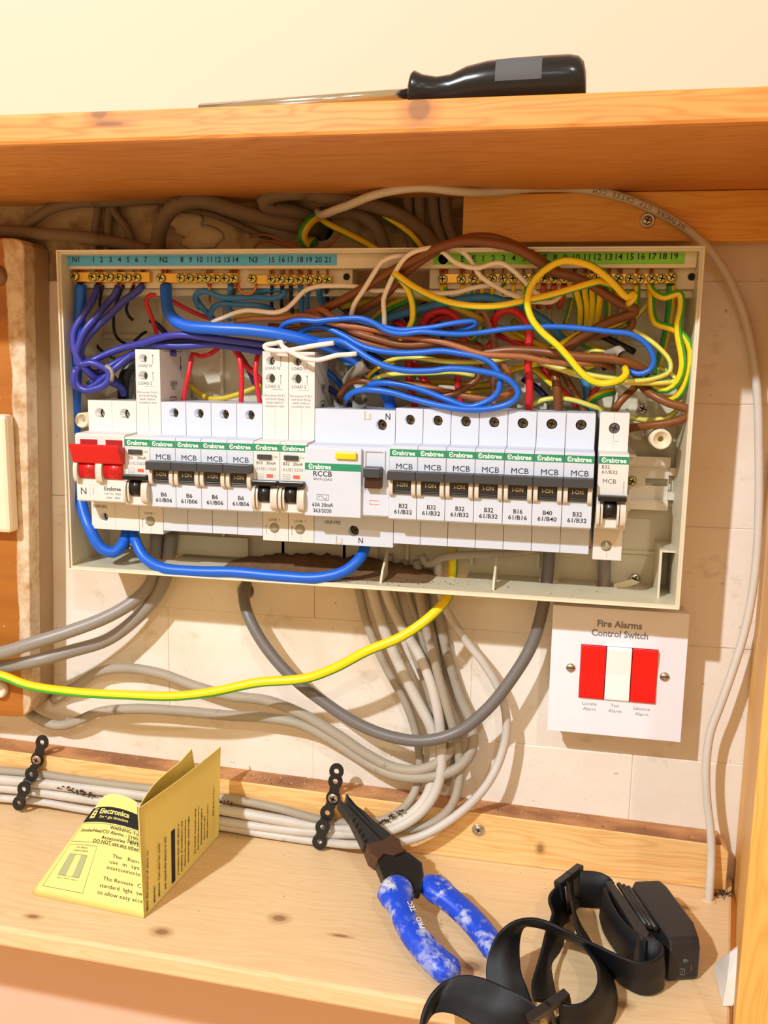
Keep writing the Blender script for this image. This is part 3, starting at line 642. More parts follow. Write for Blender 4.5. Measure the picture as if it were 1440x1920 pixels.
sg = thing('circuit_breaker', (334.7, 0, 0), 'detached white B32 breaker with a white body, standing at the right end of the rail', 'breaker', 'slim circuit breakers in the row')
obj('body', dev_body(17.5, 29.2, -60.8, -38.4, 6.0, 75, [(8.9, 19.9, 3.3, 3)]), [M['rcbo'], M['hole']], sg, local=True)
st = obj('brand_stripe', lambda: None, M['green'], sg, key='rcbo_stripe', local=True); brand(st, 8.8, 2.4, 2.7, 14.2, M['wink'], 75.2)
text('B32', 2.1, (2.2, -75.1, -1.6), sg, M['gink'], align='L', width=4.4, bold=0); text('61/B32', 2.1, (2.2, -75.1, -4.6), sg, M['gink'], align='L', width=9, bold=0); text('MCB', 2.6, (6.9, -75.1, -10.0), sg, M['gink'], width=7.6, bold=0)
obj('arrow_marks', arrow(MB(), 15.2, -15, -10, 75, .7).box(14.6, 15.8, 75, 75.06, -17.2, -17).box(14.6, 15.8, 75, 75.06, -15.9, -15.7).box(8.6, 8.7, 57, 57.06, 8, 29).box(9.3, 11.5, 57, 57.06, 12, 12.2).box(8.6, 8.7, 57, 57.06, -60, -56), M['gink'], sg, local=True)
rcbo_front(sg, '', '', False)
obj('terminal_cover', lambda: None, M['brk'], sg, key='rcbo_cap', local=True)
obj('terminal_screw', screw_at(8.9, 19.9, 54.4, 3.1), [plain('grey_screw', (110, 104, 98), .4, .7), M['hole']], sg, local=True)
mb = bx(17.6, 21.2, 20, 34, -40, -23).box(17.6, 19.2, 20, 46, -44, -26).box(21.2, 23, 16, 30, -34, -20).box(17.6, 22.5, 18, 36, -1.5, 1.2).box(17.6, 24, 16, 40, 1.2, 2.6)
obj('rail_clip', mb, M['brk'], sg, local=True, bev=.4, seg=1)
NW = {str(k): v for k, v in enumerate('zero one two three four five six seven eight nine ten eleven twelve thirteen fourteen fifteen sixteen seventeen eighteen nineteen twenty twenty-one'.split())}

# ================================================================== wires inside the tray
def W(pts, r, mat, label, name='wire', cat='wire', group=None, tip=None, n=10, step=3.0, twist=0, flat=1.0):
    p3 = [P(*p) if len(p) == 3 else p[0] for p in pts]
    mb = MB().tube(spline(p3, step), r, n, twist=twist, flat=flat)
    o = tag(obj(name, mb, M[mat] if isinstance(mat, str) else mat), label, cat, group)
    if tip:                                     # bare copper strands poking out above the terminal
        px, py, top, k = tip; mb = MB()
        for i in range(k):
            e = P(px+(i-(k-1)/2)*3.0+random.uniform(-2, 2), top-5+random.uniform(0, 3), 43+random.uniform(0, 2)); s_ = P(px+(i-(k-1)/2)*2, py, 44)
            mb.tube([s_, (s_+e)/2+Vector((random.uniform(-.3, .3), 0, 0)), e], .7, 6)
        obj('bare_conductor', mb, M['copper'], o)
    return o
# thick blue tails
W([(151,534,46),(151,560,46),(147,640,46),(142,720,46),(140,800,46),(142,860,46),(150,930,48),(168,990,56),(192,1029,56),(213,1036,54),(231,1019,48),(239,988,38),(240,975,30)], 3.9, 'tail', 'thick bright blue tail running down the left wall from terminal N1', tip=(150,534,507,5), n=14)
W([(247,975,30),(248,992,38),(253,1010,46),(270,1044,52),(302,1064,56),(360,1071,57),(440,1073,57),(530,1081,57),(600,1083,57),(648,1070,54),(676,1045,48),(686,1018,38),(690,1000,28)], 3.7, 'tail', 'thick blue tail looping along the bottom from main switch to yellow button unit', n=14)
W([(311,536,44),(312,560,47),(318,588,52),(343,609,57),(400,616,60),(460,619,60),(520,626,59),(570,637,56),(620,652,48),(680,684,40),(718,728,34),(734,768,28),(736,790,26)], 3.9, 'tail', 'thick bright blue tail sweeping right from terminal N2 across the middle', tip=(311,534,508,5), n=14)
W([(692,612,26),(720,599,30),(770,584,35),(842,567,38),(900,557,38),(936,562,36),(983,580,33),(1026,605,30),(1052,634,26),(1080,680,22),(1098,715,20),(1102,752,20),(1103,785,22)], 2.7, 'lblue', 'medium blue wire arching behind the yellow earth loop on the right', n=12)
# violet neutral wires of N1
W([(183,536,44),(180,548,46),(172,566,50),(154,594,55),(139,622,57),(139,652,58),(151,680,58),(168,700,55),(185,712,50),(206,716,46),(226,726,40),(232,740,36)], 2.4, 'violet', 'violet blue neutral wire from terminal one, outermost on the left', tip=(183,534,508,3))
W([(222,536,44),(216,552,44),(204,566,46),(182,592,53),(158,622,57),(147,650,58),(144,676,58),(148,684,58),(170,680,58),(188,686,57),(202,694,56),(206,706,56),(196,722,57),(176,730,58),(160,732,58),(146,722,58),(142,704,58),(150,686,57),(174,676,52),(204,662,50),(232,652,49),(262,645,50),(296,634,52),(334,628,54),(400,634,54),(450,640,50),(520,650,44)], 2.4, 'violet', 'violet blue neutral wire from terminal three, curled into the left loop', tip=(222,534,508,2))
W([(268,534,44),(258,546,45),(240,558,46),(207,589,49),(178,616,52),(158,640,54),(150,660,55),(156,676,53),(166,694,50),(178,700,48),(196,693,48),(218,680,46),(242,668,46),(285,647,47),(334,649,48),(400,646,48),(470,656,44),(540,668,38)], 2.4, 'violet', 'violet blue neutral wire from terminal seven, innermost diagonal on the left', tip=(268,534,509,2))
W([(143,690,58),(138,708,59),(141,724,59),(156,731,54),(178,722,53),(200,704,52),(224,684,50),(246,667,46),(275,660,42),(330,662,38)], 2.3, 'violet', 'violet blue wire forming the lower edge of the left loop')
W([(165,721,50),(180,712,49),(198,700,47),(210,706,44),(224,722,38),(233,736,30)], 2.0, 'navy', 'dark navy wire end inside the violet loop')
o = W([(199,686,60),(207,692,60.5),(211,702,60.5),(209,714,59)], 1.3, 'sheath_end', 'pale cable tie around the violet wire loop', name='cable_tie', cat='cable tie')
W([(262,650,48),(330,640,46),(400,640,46),(470,652,43),(540,664,38),(600,680,32)], 2.4, 'navy', 'dark violet wire running under the thick blue tail')
# thin black wires of N1
W([(193,536,44),(188,560,40),(186,590,30),(176,622,16),(176,634,14),(184,651,14),(200,664,16),(214,672,18)], 1.05, 'bkw', 'thin black wire from terminal two curling down behind the violet wires', tip=(190,534,510,1))
W([(231,536,44),(223,556,38),(216,574,30),(213,598,20),(215,624,16),(222,636,16),(232,643,18),(244,648,20)], 1.05, 'bkw', 'thin black wire from terminal four curling onto the violet bundle', tip=(230,534,510,1))
W([(250,536,44),(244,552,36),(238,572,24),(237,582,18),(241,592,16),(249,600,16)], 1.05, 'bkw', 'short thin black wire from terminal six ending in a hook', tip=(250,534,512,1))
W([(252,640,24),(258,634,22),(266,627,18),(274,622,14)], 1.05, 'bkw', 'short black wire end above the tall C6 breaker')
W([(231,762,22),(231,730,26),(234,704,30),(244,688,28),(262,680,24),(290,676,18)], 3.9, 'bkw', 'thick black tail rising behind the main switch', n=14)
W([(240,750,20),(243,725,20),(247,700,20),(256,690,18)], 3.2, 'dgrey', 'grey cable end behind the thick black tail', n=12, cat='cable')
# red wires at the left
W([(300,650,24),(295,630,30),(288,606,34),(280,583,36),(274,567,37),(278,556,37),(291,552,36),(306,555,34),(325,566,28),(353,581,26),(380,593,24),(402,600,22)], 1.5, 'rw', 'thin red wire looped over below terminals 7 and N2')
W([(340,770,30),(344,750,36),(350,716,38),(354,700,38),(358,676,36),(362,664,34),(376,668,28),(394,664,24),(412,650,20)], 1.6, 'rw', 'red wire feeding the leftmost B6 breaker')
W([(452,770,30),(452,752,38),(453,710,40),(450,676,40),(443,655,36),(436,646,28)], 1.7, 'rw', 'red wire feeding the third B6 breaker')
W([(490,770,30),(487,752,36),(481,718,38),(479,694,38),(482,672,36),(486,655,30)], 1.6, 'rw', 'red wire feeding the rightmost B6 breaker')
W([(438,650,20),(453,677,26),(468,692,28),(481,704,28),(492,716,24)], 2.0, 'rw', 'dark crossing red wire between the B6 feeds')
W([(425,640,16),(448,664,20),(465,690,22),(478,720,20)], 1.9, 'navy', 'navy wire crossing behind the red B6 feeds')
W([(352,718,12),(366,732,14),(384,744,18),(400,748,20),(417,747,20),(450,738,20),(482,726,18),(510,716,14)], 1.9, 'yw', 'old yellow wire sagging behind the B6 breakers')
W([(282,600,14),(296,610,14),(308,622,14),(318,634,16)], 1.9, 'navy', 'dark blue wire end behind the red loop')
# white functional earth wires
W([(398,604,54),(416,597,56),(443,586,57),(463,582,57),(491,584,57),(516,586,57),(537,579,57),(554,563,56),(570,546,55),(590,538,54),(620,536,53),(650,536,52),(677,539,52),(702,545,52),(735,544,52),(771,546,52),(818,550,52),(856,548,52),(886,540,51),(914,535,50),(940,531,46)], 1.5, 'white', 'long white wire waving across from the N2 tail to the earth bar')
W([(626,643,66),(590,648,66),(552,655,65),(530,658,64),(512,657,64),(499,654,64),(496,649,64),(502,646,63),(516,644,62),(530,640,58),(545,634,52)], 1.55, 'white', 'white flying lead with a loop above the tall B10 breaker')
W([(527,640,60),(529,648,62),(538,655,64),(550,662,66),(566,670,67),(580,674,67),(596,675,67),(614,671,67),(632,666,67),(650,665,66),(669,663,65)], 1.55, 'white', 'white flying lead drooping in front of the tall pair of breakers')
W([(656,604,50),(658,594,54),(664,571,58),(681,545,61),(702,511,62),(715,492,62),(734,482,62),(752,480,61),(768,479,58)], 1.5, 'white', 'white wire bending up left of the brown arch')
W([(721,616,50),(721,611,54),(720,586,58),(719,562,60),(728,537,62),(743,507,64),(762,481,66),(782,470,66),(806,465,64),(830,463,58),(848,465,57),(865,471,57),(880,485,57),(891,504,57),(902,519,57),(927,536,56),(955,551,56),(974,558,56),(990,564,55),(1011,566,55),(1034,566,54),(1048,557,52),(1054,546,48)], 1.5, 'white', 'white wire climbing beside the brown arch and down over the earth bar')
W([(818,470,60),(831,473,60),(841,482,60),(852,491,60),(874,500,60),(900,502,60),(923,494,60),(942,494,60),(961,506,59),(983,527,58),(1000,545,57),(1015,556,55),(1022,564,50)], 1.5, 'white', 'white wire dipping across the earth symbol of the green strip')
# brown wires
W([(596,585,44),(608,579,46),(640,564,50),(677,543,54),(715,519,58),(745,503,60),(771,490,62),(809,470,63),(846,457,64),(880,452,64),(917,455,64),(955,462,63),(983,474,62),(1011,492,60),(1039,509,58),(1077,520,56),(1111,535,54),(1142,556,53),(1170,571,52),(1188,578,52),(1191,584,51),(1174,592,50),(1142,603,48),(1111,620,46),(1080,638,42),(1060,655,38)], 2.9, 'brown', 'thick brown wire arching over the top rim and hairpinning on the right', n=12)
W([(640,600,34),(668,587,40),(702,568,48),(730,546,52),(752,520,56),(780,496,59),(812,474,60),(846,456,60),(880,446,60),(917,445,60),(945,452,60),(972,463,59),(996,476,58),(1020,492,56),(1050,512,53)], 2.7, 'brown', 'thick brown wire arching just behind the front brown arch', n=12)
W([(870,650,40),(899,661,46),(955,657,50),(1011,659,52),(1049,664,54),(1086,669,55),(1140,672,54),(1170,678,53),(1196,688,50),(1215,700,46)], 2.8, 'brown', 'thick brown wire lying horizontally in front of the right jumble', n=12)
W([(1190,700,30),(1198,710,36),(1206,727,42),(1228,743,48),(1257,757,51),(1280,763,52),(1293,771,52),(1287,782,51),(1262,791,48),(1215,798,42),(1186,802,36),(1170,806,30)], 2.5, 'brown', 'brown wire bulging to the right edge and feeding the detached breaker', n=12)
W([(440,602,52),(476,598,54),(521,597,54),(548,594,54),(566,592,54),(590,596,55),(612,603,56),(640,609,57),(677,614,57),(715,621,57),(752,630,57),(790,635,57),(827,641,58),(865,652,59),(903,664,60),(946,667,60),(983,669,59),(1021,677,58),(1067,682,56),(1124,682,50),(1150,690,42)], 1.9, 'lbrown', 'pale brown wire running the whole width in front of the tangle')
W([(505,612,46),(545,616,48),(590,617,50),(640,612,52),(668,624,54),(715,638,55),(743,645,55),(771,647,55),(827,643,54),(870,646,52),(905,654,48)], 2.4, 'brown', 'brown wire sagging under the twin thin blue wires')
W([(566,608,40),(600,612,44),(640,622,48),(677,639,51),(715,648,52),(752,654,52),(800,652,52),(850,650,50)], 2.2, 'lbrown', 'pale brown wire lowest of the sagging browns')
W([(575,592,40),(584,583,46),(592,585,48),(604,597,50),(630,607,50)], 2.2, 'lbrown', 'short pale brown hairpin above the thick blue tail')
W([(588,596,44),(597,581,50),(606,582,52),(620,593,54),(640,606,55),(670,618,55),(702,627,54)], 2.2, 'lbrown', 'pale brown hairpin right beside another, left of the white wires')
W([(636,752,30),(641,734,40),(655,719,44),(674,713,46),(696,718,46),(734,734,46),(790,748,46),(837,742,46),(874,727,46),(894,711,46),(900,696,46),(893,678,46),(874,667,46),(846,666,45),(800,668,43),(740,672,40)], 2.1, 'brown', 'brown wire coiling out of the lower cut grey sheath')
W([(690,706,36),(734,717,42),(790,725,44),(846,736,44),(900,747,44),(940,744,38),(970,730,30)], 2.1, 'lbrown', 'pale brown wire sloping behind the front blue loops')
W([(1032,672,24),(1039,690,32),(1043,715,36),(1046,745,36),(1048,785,30)], 2.9, 'brown', 'brown wire dropping vertically into the B40 breaker', n=12)
W([(1050,690,24),(1057,701,28),(1068,720,30),(1082,744,30),(1096,770,28),(1098,786,26)], 2.2, 'brown', 'brown wire slanting down into the last tight B32 breaker')
W([(1150,785,36),(1151,772,40),(1162,754,42),(1178,738,40),(1192,724,34),(1200,712,28)], 2.4, 'brown', 'short brown wire slanting into the top of the detached breaker')
W([(1182,590,44),(1186,600,44),(1184,612,44),(1172,620,43),(1142,624,42),(1110,632,40),(1080,645,36),(1056,668,32)], 2.2, 'brown', 'brown wire turning back under the hairpin at the right')
W([(893,600,30),(897,584,34),(903,582,36),(909,588,38),(917,609,38),(923,630,36),(926,656,32)], 1.8, 'pink', 'faded pink brown wire hooked beside the right red arch')
W([(905,590,26),(914,600,28),(924,626,28),(930,655,26),(934,690,22)], 1.8, 'pink', 'faded pink brown wire just right of its twin')
W([(904,650,36),(925,668,42),(946,686,42),(956,704,40),(958,722,36)], 1.8, 'lbrown', 'pale brown wire curving above the end of the blue loops')
W([(923,700,30),(924,720,30),(926,745,30),(928,768,28)], 1.7, 'pink', 'faded pink wire standing inside the blue loop ends')
# thin blue wires
W([(524,622,50),(530,611,54),(541,604,57),(563,600,59),(593,602,60),(620,599,60),(657,598,60),(696,607,60),(724,614,60),(752,619,60),(771,618,60),(809,614,60),(846,607,60),(876,603,59),(889,602,58),(892,607,57),(884,613,56),(865,617,55),(846,624,53),(827,632,50)], 1.7, 'blue', 'thin bright blue wire doubling back left of the right red arch')
W([(596,606,56),(620,600,58),(650,597,61),(677,597,62),(700,605,62),(724,620,62),(752,626,62),(790,622,62),(827,625,62),(865,627,61),(900,624,60),(950,617,60),(992,614,60),(1049,613,60),(1100,617,60),(1142,622,59),(1180,626,58),(1205,639,57),(1222,660,56),(1226,680,55),(1216,696,54),(1196,701,53),(1174,692,50),(1160,676,46),(1150,664,42)], 1.75, 'blue', 'long thin blue wire ending in the big curl at the right')
W([(560,622,50),(600,612,52),(640,627,55),(677,648,57),(706,657,58),(752,662,58),(790,661,58),(827,658,58),(865,663,59),(900,670,60),(920,680,60),(934,698,60),(938,717,60),(931,740,59),(910,754,58),(880,763,57),(846,752,56),(827,745,55),(790,731,54),(752,721,53),(711,718,50),(690,722,46)], 2.0, 'blue', 'bright blue wire making the inner of the two front loops')
W([(565,640,50),(600,640,54),(640,640,58),(668,656,61),(696,674,63),(724,687,64),(762,695,64),(809,695,64),(846,691,64),(900,696,64),(930,702,64),(952,711,64),(966,724,63),(972,737,63),(964,751,62),(936,763,61),(900,768,61),(865,767,61),(827,761,60),(771,747,58),(734,736,57),(700,731,56),(680,731,54),(662,736,50),(648,748,42)], 2.0, 'blue', 'bright blue wire making the outer of the two front loops')
W([(375,578,34),(366,560,40),(370,550,42),(385,546,42),(410,556,42),(440,559,42),(480,557,42),(505,560,42),(524,557,42),(534,550,41),(530,543,40),(516,542,40),(494,546,38),(470,553,34)], 2.0, 'lblue', 'mid blue wire curled in a flat loop under terminals 12 to 15')
W([(432,534,44),(432,550,40),(430,575,34),(430,600,28)], 1.9, 'lblue', 'mid blue wire dropping straight from terminal thirteen', tip=(432,534,508,2))
W([(392,595,34),(400,576,38),(420,569,40),(440,571,40),(476,572,40),(500,576,36),(512,582,30)], 1.9, 'lblue', 'mid blue wire passing below the flat blue loop')
W([(366,556,36),(374,570,36),(388,586,34),(400,597,30)], 1.9, 'lblue', 'mid blue wire slanting down from the left end of the flat loop')
mb = MB().tube(spline([P(446,532,46), P(449,543,47), P(460,552,47), P(472,550,47), P(480,540,47), P(482,528,45)], 2), .9, 8); tag(obj('copper_jumper', mb, M['copper']), 'bare copper jumper looped from terminal fourteen to N3', 'wire')
for px, num, mt, r, pts in ((510, '15', 'navy', 1.2, [(509,560,32),(510,590,22)]), (529, '16', 'bkw', 1.3, [(528,556,34),(530,592,22)]), (545, '17', 'navy', 1.4, [(546,560,34),(548,596,24)]), (563, '18', 'lblue', 1.8, [(565,555,36),(566,594,26)]),
                            (580, '19', 'lblue', 1.5, [(576,560,34),(579,590,24)]), (597, '20', 'lblue', 2.2, [(600,556,36),(607,576,30),(612,596,24)]), (614, '21', 'navy', 1.5, [(612,552,34),(618,575,26)])):
    W([(px, 537, 44)]+pts, r, mt, 'neutral wire dropping from terminal %s of the blue strip' % NW[num], tip=(px, 536, 510, random.choice((1, 2, 3))))
for px, num, pts, mt in ((393, '11', [(393,552,40),(394,566,30)], 'copper'), (442, '14', [(441,545,40),(438,560,32)], 'copper')):
    W([(px, 536, 44)]+pts, .9, mt, 'bare copper end hanging below terminal %s of the blue strip' % NW[num], tip=(px, 536, 508, 3))
for a, b_, c_, k in ((664,590,'navy',0), (610,690,'blue',1), (648,675,'lblue',2), (690,690,'navy',3), (640,742,'navy',4)):
    W([(a-40,b_-26,16),(a-15,b_-8,22),(a+12,b_+14,24),(a+36,b_+40,18)], 2.1, c_, ('navy wire in the shadow below the white wires', 'bright blue wire end diving below the white flying leads', 'mid blue wire left of the upper cut grey sheath', 'navy wire beside the upper cut grey sheath', 'navy wire by the right side of the tall breakers')[k])
# green and yellow earth wires
W([(748,646,36),(754,633,42),(766,618,48),(774,598,54),(774,572,57),(767,546,60),(754,526,62),(743,514,63),(740,513,64),(750,520,65),(771,535,66),(809,555,66),(846,568,66),(900,575,66),(940,573,66),(983,564,66),(1030,554,66),(1086,538,65),(1110,531,64),(1124,528,62),(1142,533,58),(1160,541,52)], 2.1, 'earth', 'bright earth wire with a sharp hairpin left of the green strip', n=12)
W([(1178,570,56),(1188,560,60),(1190,553,62),(1184,552,64),(1176,557,65),(1163,545,66),(1142,523,67),(1111,500,68),(1080,490,69),(1054,489,69),(1030,500,69),(1007,519,69),(993,541,69),(988,567,69),(996,597,69),(1015,622,69),(1045,648,69),(1067,672,69),(1086,695,69),(1105,712,69),(1124,719,68),(1140,719,68),(1162,713,66),(1174,702,62),(1172,690,56)], 2.15, 'earth', 'bright earth wire in a big open loop in front of everything', n=12)
W([(1218,534,44),(1221,542,46),(1232,552,50),(1247,557,53),(1262,552,54),(1274,550,54),(1278,562,54),(1276,586,54),(1271,607,53),(1272,630,52),(1278,661,52),(1280,686,52),(1272,713,50),(1251,731,47),(1228,728,44),(1213,713,40)], 2.2, 'earth2', 'earth wire stepping right from terminal seventeen then running down the side', n=12, tip=(1222,534,505,3))
W([(1220,540,42),(1221,560,42),(1222,586,43),(1230,606,46),(1248,612,48),(1266,618,50),(1284,633,50),(1295,657,50),(1292,690,50),(1284,721,48),(1272,742,45),(1255,750,42),(1240,748,36)], 2.2, 'earth2', 'earth wire bowing furthest to the right along the tray wall', n=12)
W([(1258,534,44),(1258,550,42),(1257,575,36),(1253,607,32),(1245,645,26),(1238,669,20),(1230,700,14)], 2.7, 'earth4', 'thick earth wire dropping straight from terminal nineteen', n=12, tip=(1258,534,505,3))
W([(1180,606,36),(1186,618,42),(1215,636,46),(1238,655,48),(1256,678,49),(1256,695,50),(1228,709,52),(1184,714,53),(1150,709,53),(1120,705,52),(1086,698,50),(1039,687,46),(992,672,42),(946,672,36)], 1.6, 'earth3', 'pale earth wire rounding a narrow bend at the right', n=8)
W([(1236,690,40),(1258,702,46),(1267,713,48),(1246,717,50),(1205,718,50),(1163,716,50),(1111,710,48),(1080,702,46),(1049,692,42),(1010,680,34)], 1.7, 'earth3', 'pale earth wire lowest of the ones bending at the right', n=8)
W([(1184,606,34),(1200,586,36),(1214,571,36),(1222,560,34)], 1.6, 'earth3', 'short pale earth wire slanting up to terminal 16', n=8)
W([(1040,770,22),(1086,672,30),(1110,657,36),(1130,660,38),(1160,668,38),(1190,682,36),(1220,705,30)], 1.3, 'earth3', 'thin pale earth wire passing behind the sleeve at the right', n=8)
def drop(px, num, pts, r, mt, k=2, top=507):
    W([(px, 534, 44)]+pts, r, mt, 'earth wire dropping from terminal %s of the green strip' % NW.get(num, num), tip=(px, 534, top, k), n=8)
drop(1078, '10', [(1081,550,42),(1087,572,38),(1087,600,30),(1084,625,22)], 2.2, 'earth'); drop(1097, '11', [(1096,545,42),(1100,571,38),(1100,600,30),(1096,625,22)], 2.2, 'earth')
drop(1110, '12', [(1110,548,42),(1111,572,38),(1108,602,30),(1102,628,22)], 2.2, 'earth'); drop(1126, '13', [(1125,550,42),(1123,575,38),(1119,600,30),(1112,628,22)], 2.3, 'earth', 1)
drop(1142, '14', [(1140,560,40),(1140,590,32),(1134,614,24)], 1.8, 'earth4', 2); drop(1163, '15', [(1160,545,40),(1152,556,34)], 2.0, 'earth', 2); drop(1194, '16', [(1194,550,42),(1192,573,38),(1186,590,30)], 2.1, 'earth2', 2, 505)
drop(831, 'marked with the earth symbol', [(832,545,40),(838,556,34),(850,566,26)], 2.6, 'earth2', 5); drop(868, 'first E', [(868,548,38),(872,562,30)], 1.6, 'earth', 3); drop(889, 'second E', [(888,548,38),(886,562,28)], 1.6, 'earth4', 3)
for px, num, mt in ((906, '1', 'earth'), (925, '2', 'earth'), (944, '3', 'earth4'), (963, '4', 'earth'), (983, '5', 'earth2'), (1002, '6', 'earth')): drop(px, num, [(px+random.uniform(-3, 3), 548, 38), (px+random.uniform(-8, 4), 562, 28), (px-14, 585, 18)], 1.5, mt, 1)
for px, num in ((1020, '7'), (1039, '8'), (1058, '9')):
    W([(px, 534, 44), (px-1, 542, 43), (px-3, 556, 38), (px-10, 575, 26)], 1.9, plain('orange_insulation_'+num, (200, 84, 30), .4), 'orange red sleeved wire under terminal %s of the green strip' % NW[num], tip=(px, 534, 509, 1), n=8)
W([(640,575,24),(690,565,28),(724,556,32),(771,554,34),(809,562,34),(874,586,34),(900,597,32),(940,618,28),(990,648,24),(1030,660,20)], 2.2, 'yw', 'old yellow wire sloping behind the medium blue wire')
W([(690,614,20),(706,596,26),(728,578,30),(752,566,32),(775,558,32)], 3.0, 'earth4', 'thick green sided earth wire behind the white wires', n=12)
W([(430,590,28),(449,590,30),(494,593,30),(532,592,28),(560,588,20)], 3.2, 'yw', 'thick old yellow wire under the flat blue loop', n=12)
W([(706,692,36),(720,682,42),(743,672,46),(771,670,48),(827,677,50),(880,679,50),(930,676,46),(970,668,40)], 1.7, 'earth3', 'pale earth wire between the two bright blue wires', n=8)
W([(684,724,36),(688,712,40),(697,698,42),(716,686,43),(740,680,42)], 1.7, 'earth', 'short earth wire rising out of the lower cut sheath', n=8)
W([(688,726,38),(696,715,42),(715,706,45),(752,701,48),(809,700,50),(850,698,50),(890,704,48)], 1.7, 'earth3', 'pale earth wire just below the outer blue loop', n=8)
W([(985,768,26),(996,761,30),(1015,751,32),(1045,747,33),(1077,751,33),(1105,760,32),(1140,772,28),(1182,783,26),(1215,788,27),(1247,784,28),(1267,772,28),(1278,754,24)], 1.7, 'earth3', 'pale earth wire lying low behind the last breakers', n=8)
W([(1098,762,18),(1112,748,24),(1130,738,26),(1152,734,24)], 2.6, 'earth4', 'short thick green earth wire above the last tight breaker', n=12)
W([(985,680,24),(1010,700,28),(1040,726,30),(1058,742,28)], 1.9, 'earth', 'earth wire slanting down left of the B40 feed', n=8)
W([(930,612,16),(960,624,20),(1000,642,22),(1032,655,22)], 2.0, 'earth', 'earth wire sloping behind the right red arch', n=8)
W([(1020,668,30),(1040,654,34),(1060,641,36),(1086,627,38),(1132,617,40),(1160,607,40),(1178,598,38)], 2.1, 'earth', 'earth wire rising beside the brown hairpin', n=8)
W([(1040,618,18),(1068,634,22),(1096,646,24),(1140,662,24)], 2.0, 'earth4', 'green earth wire sloping right of the medium blue wire', n=8)
W([(944,700,26),(966,692,28),(1000,684,30),(1030,676,30)], 2.3, 'earth', 'earth wire lying low behind the red drop', n=8)
W([(1074,556,30),(1068,580,26),(1058,610,20)], 1.3, 'earth4', 'thin green earth wire left of terminal 10 drop', n=8)
W([(872,630,30),(884,640,34),(896,628,36),(905,612,34)], 1.7, 'earth4', 'short green earth wire between the two red arches', n=8)
BACK = ['old yellow wire deep behind the white unit feeds', 'dark navy wire deep beside the B16 feed', 'old yellow wire deep above the second B32 breaker', 'brown wire deep between the left red arch and the white unit', 'old yellow wire deep behind the big yellow earth loop', 'earth wire deep behind the lower part of the big earth loop', 'navy wire deep under the sagging brown wires', 'brown wire deep behind the left red arch', 'navy wire deep below the thick blue tail end', 'black wire deep right of the big earth loop', 'short black wire deep behind the clear sleeve', 'brown wire deep left of the white wires', 'navy wire deep behind the medium blue arch', 'old yellow wire deep between the white wires and left red arch']
for i, (pts, mt) in enumerate((([(760,720,14),(830,716,18),(900,722,18),(960,712,14)], 'yw'), ([(980,710,14),(1010,730,16),(1030,752,16)], 'navy'), ([(820,740,12),(880,735,14),(940,728,12)], 'yw'), ([(780,690,14),(840,684,16),(900,690,16)], 'brown'), ([(960,600,12),(1000,640,14),(1050,670,14)], 'yw'), ([(1020,690,14),(1060,700,16),(1100,690,16),(1140,670,14)], 'earth'), ([(700,640,20),(760,650,24),(820,646,26),(880,652,24)], 'navy'), ([(800,600,16),(850,620,18),(900,650,18)], 'brown'), ([(690,660,14),(740,690,16),(800,700,16)], 'navy'), ([(1110,620,14),(1150,640,16),(1190,660,14)], 'bkw'), ([(1130,690,16),(1150,680,18),(1160,668,16)], 'bkw'), ([(640,610,12),(700,620,14),(760,610,14)], 'brown'), ([(760,600,14),(790,575,16),(830,560,16)], 'navy'), ([(740,600,10),(800,640,12),(860,650,12)], 'yw'))):
    W(pts, 2.1, mt, BACK[i], group='wires at the back of the tangle', n=8)
# red wires in the middle and right
W([(786,640,26),(792,612,32),(800,596,36),(818,584,38),(842,586,38),(860,601,38),(868,624,38),(869,650,36),(863,690,34),(858,720,32),(864,750,30),(868,786,26)], 2.2, 'rw', 'red wire arching left of centre behind the thin blue wires')
W([(800,630,22),(806,609,28),(820,596,30),(838,594,30),(856,605,30),(862,625,28)], 1.9, 'rw', 'red wire nested inside the left red arch')
W([(740,602,24),(752,608,28),(764,622,30),(768,650,30),(766,700,30),(771,731,32),(779,768,30),(781,786,26)], 2.2, 'rw', 'red wire feeding the breaker next to the yellow button unit')
W([(758,616,20),(771,637,24),(776,680,24),(790,706,28),(810,732,30),(826,756,28),(832,786,24)], 2.2, 'rw', 'red wire slanting into the second B32 breaker')
W([(924,625,28),(925,606,34),(933,590,38),(949,581,40),(970,586,42),(985,601,43),(991,622,43),(992,650,43),(990,684,42),(993,721,40),(992,755,36),(992,786,28)], 2.4, 'rw', 'bright red wire arching over and dropping into the B16 breaker', n=12)
W([(918,612,16),(936,627,22),(964,640,26),(990,652,26),(1012,668,24)], 2.2, 'rw', 'red wire slanting behind the bright red drop')
W([(1008,676,22),(1018,690,26),(1040,718,28),(1067,745,28),(1082,762,24)], 2.0, 'rw', 'red wire slanting between the two brown feeds')
W([(1096,752,18),(1107,741,22),(1122,725,24),(1132,712,20)], 1.6, 'rw', 'short red wire behind the lower end of the medium blue wire')
W([(908,660,30),(916,652,34),(922,640,32)], 2.0, 'rw', 'red wire stub between the pink wires')
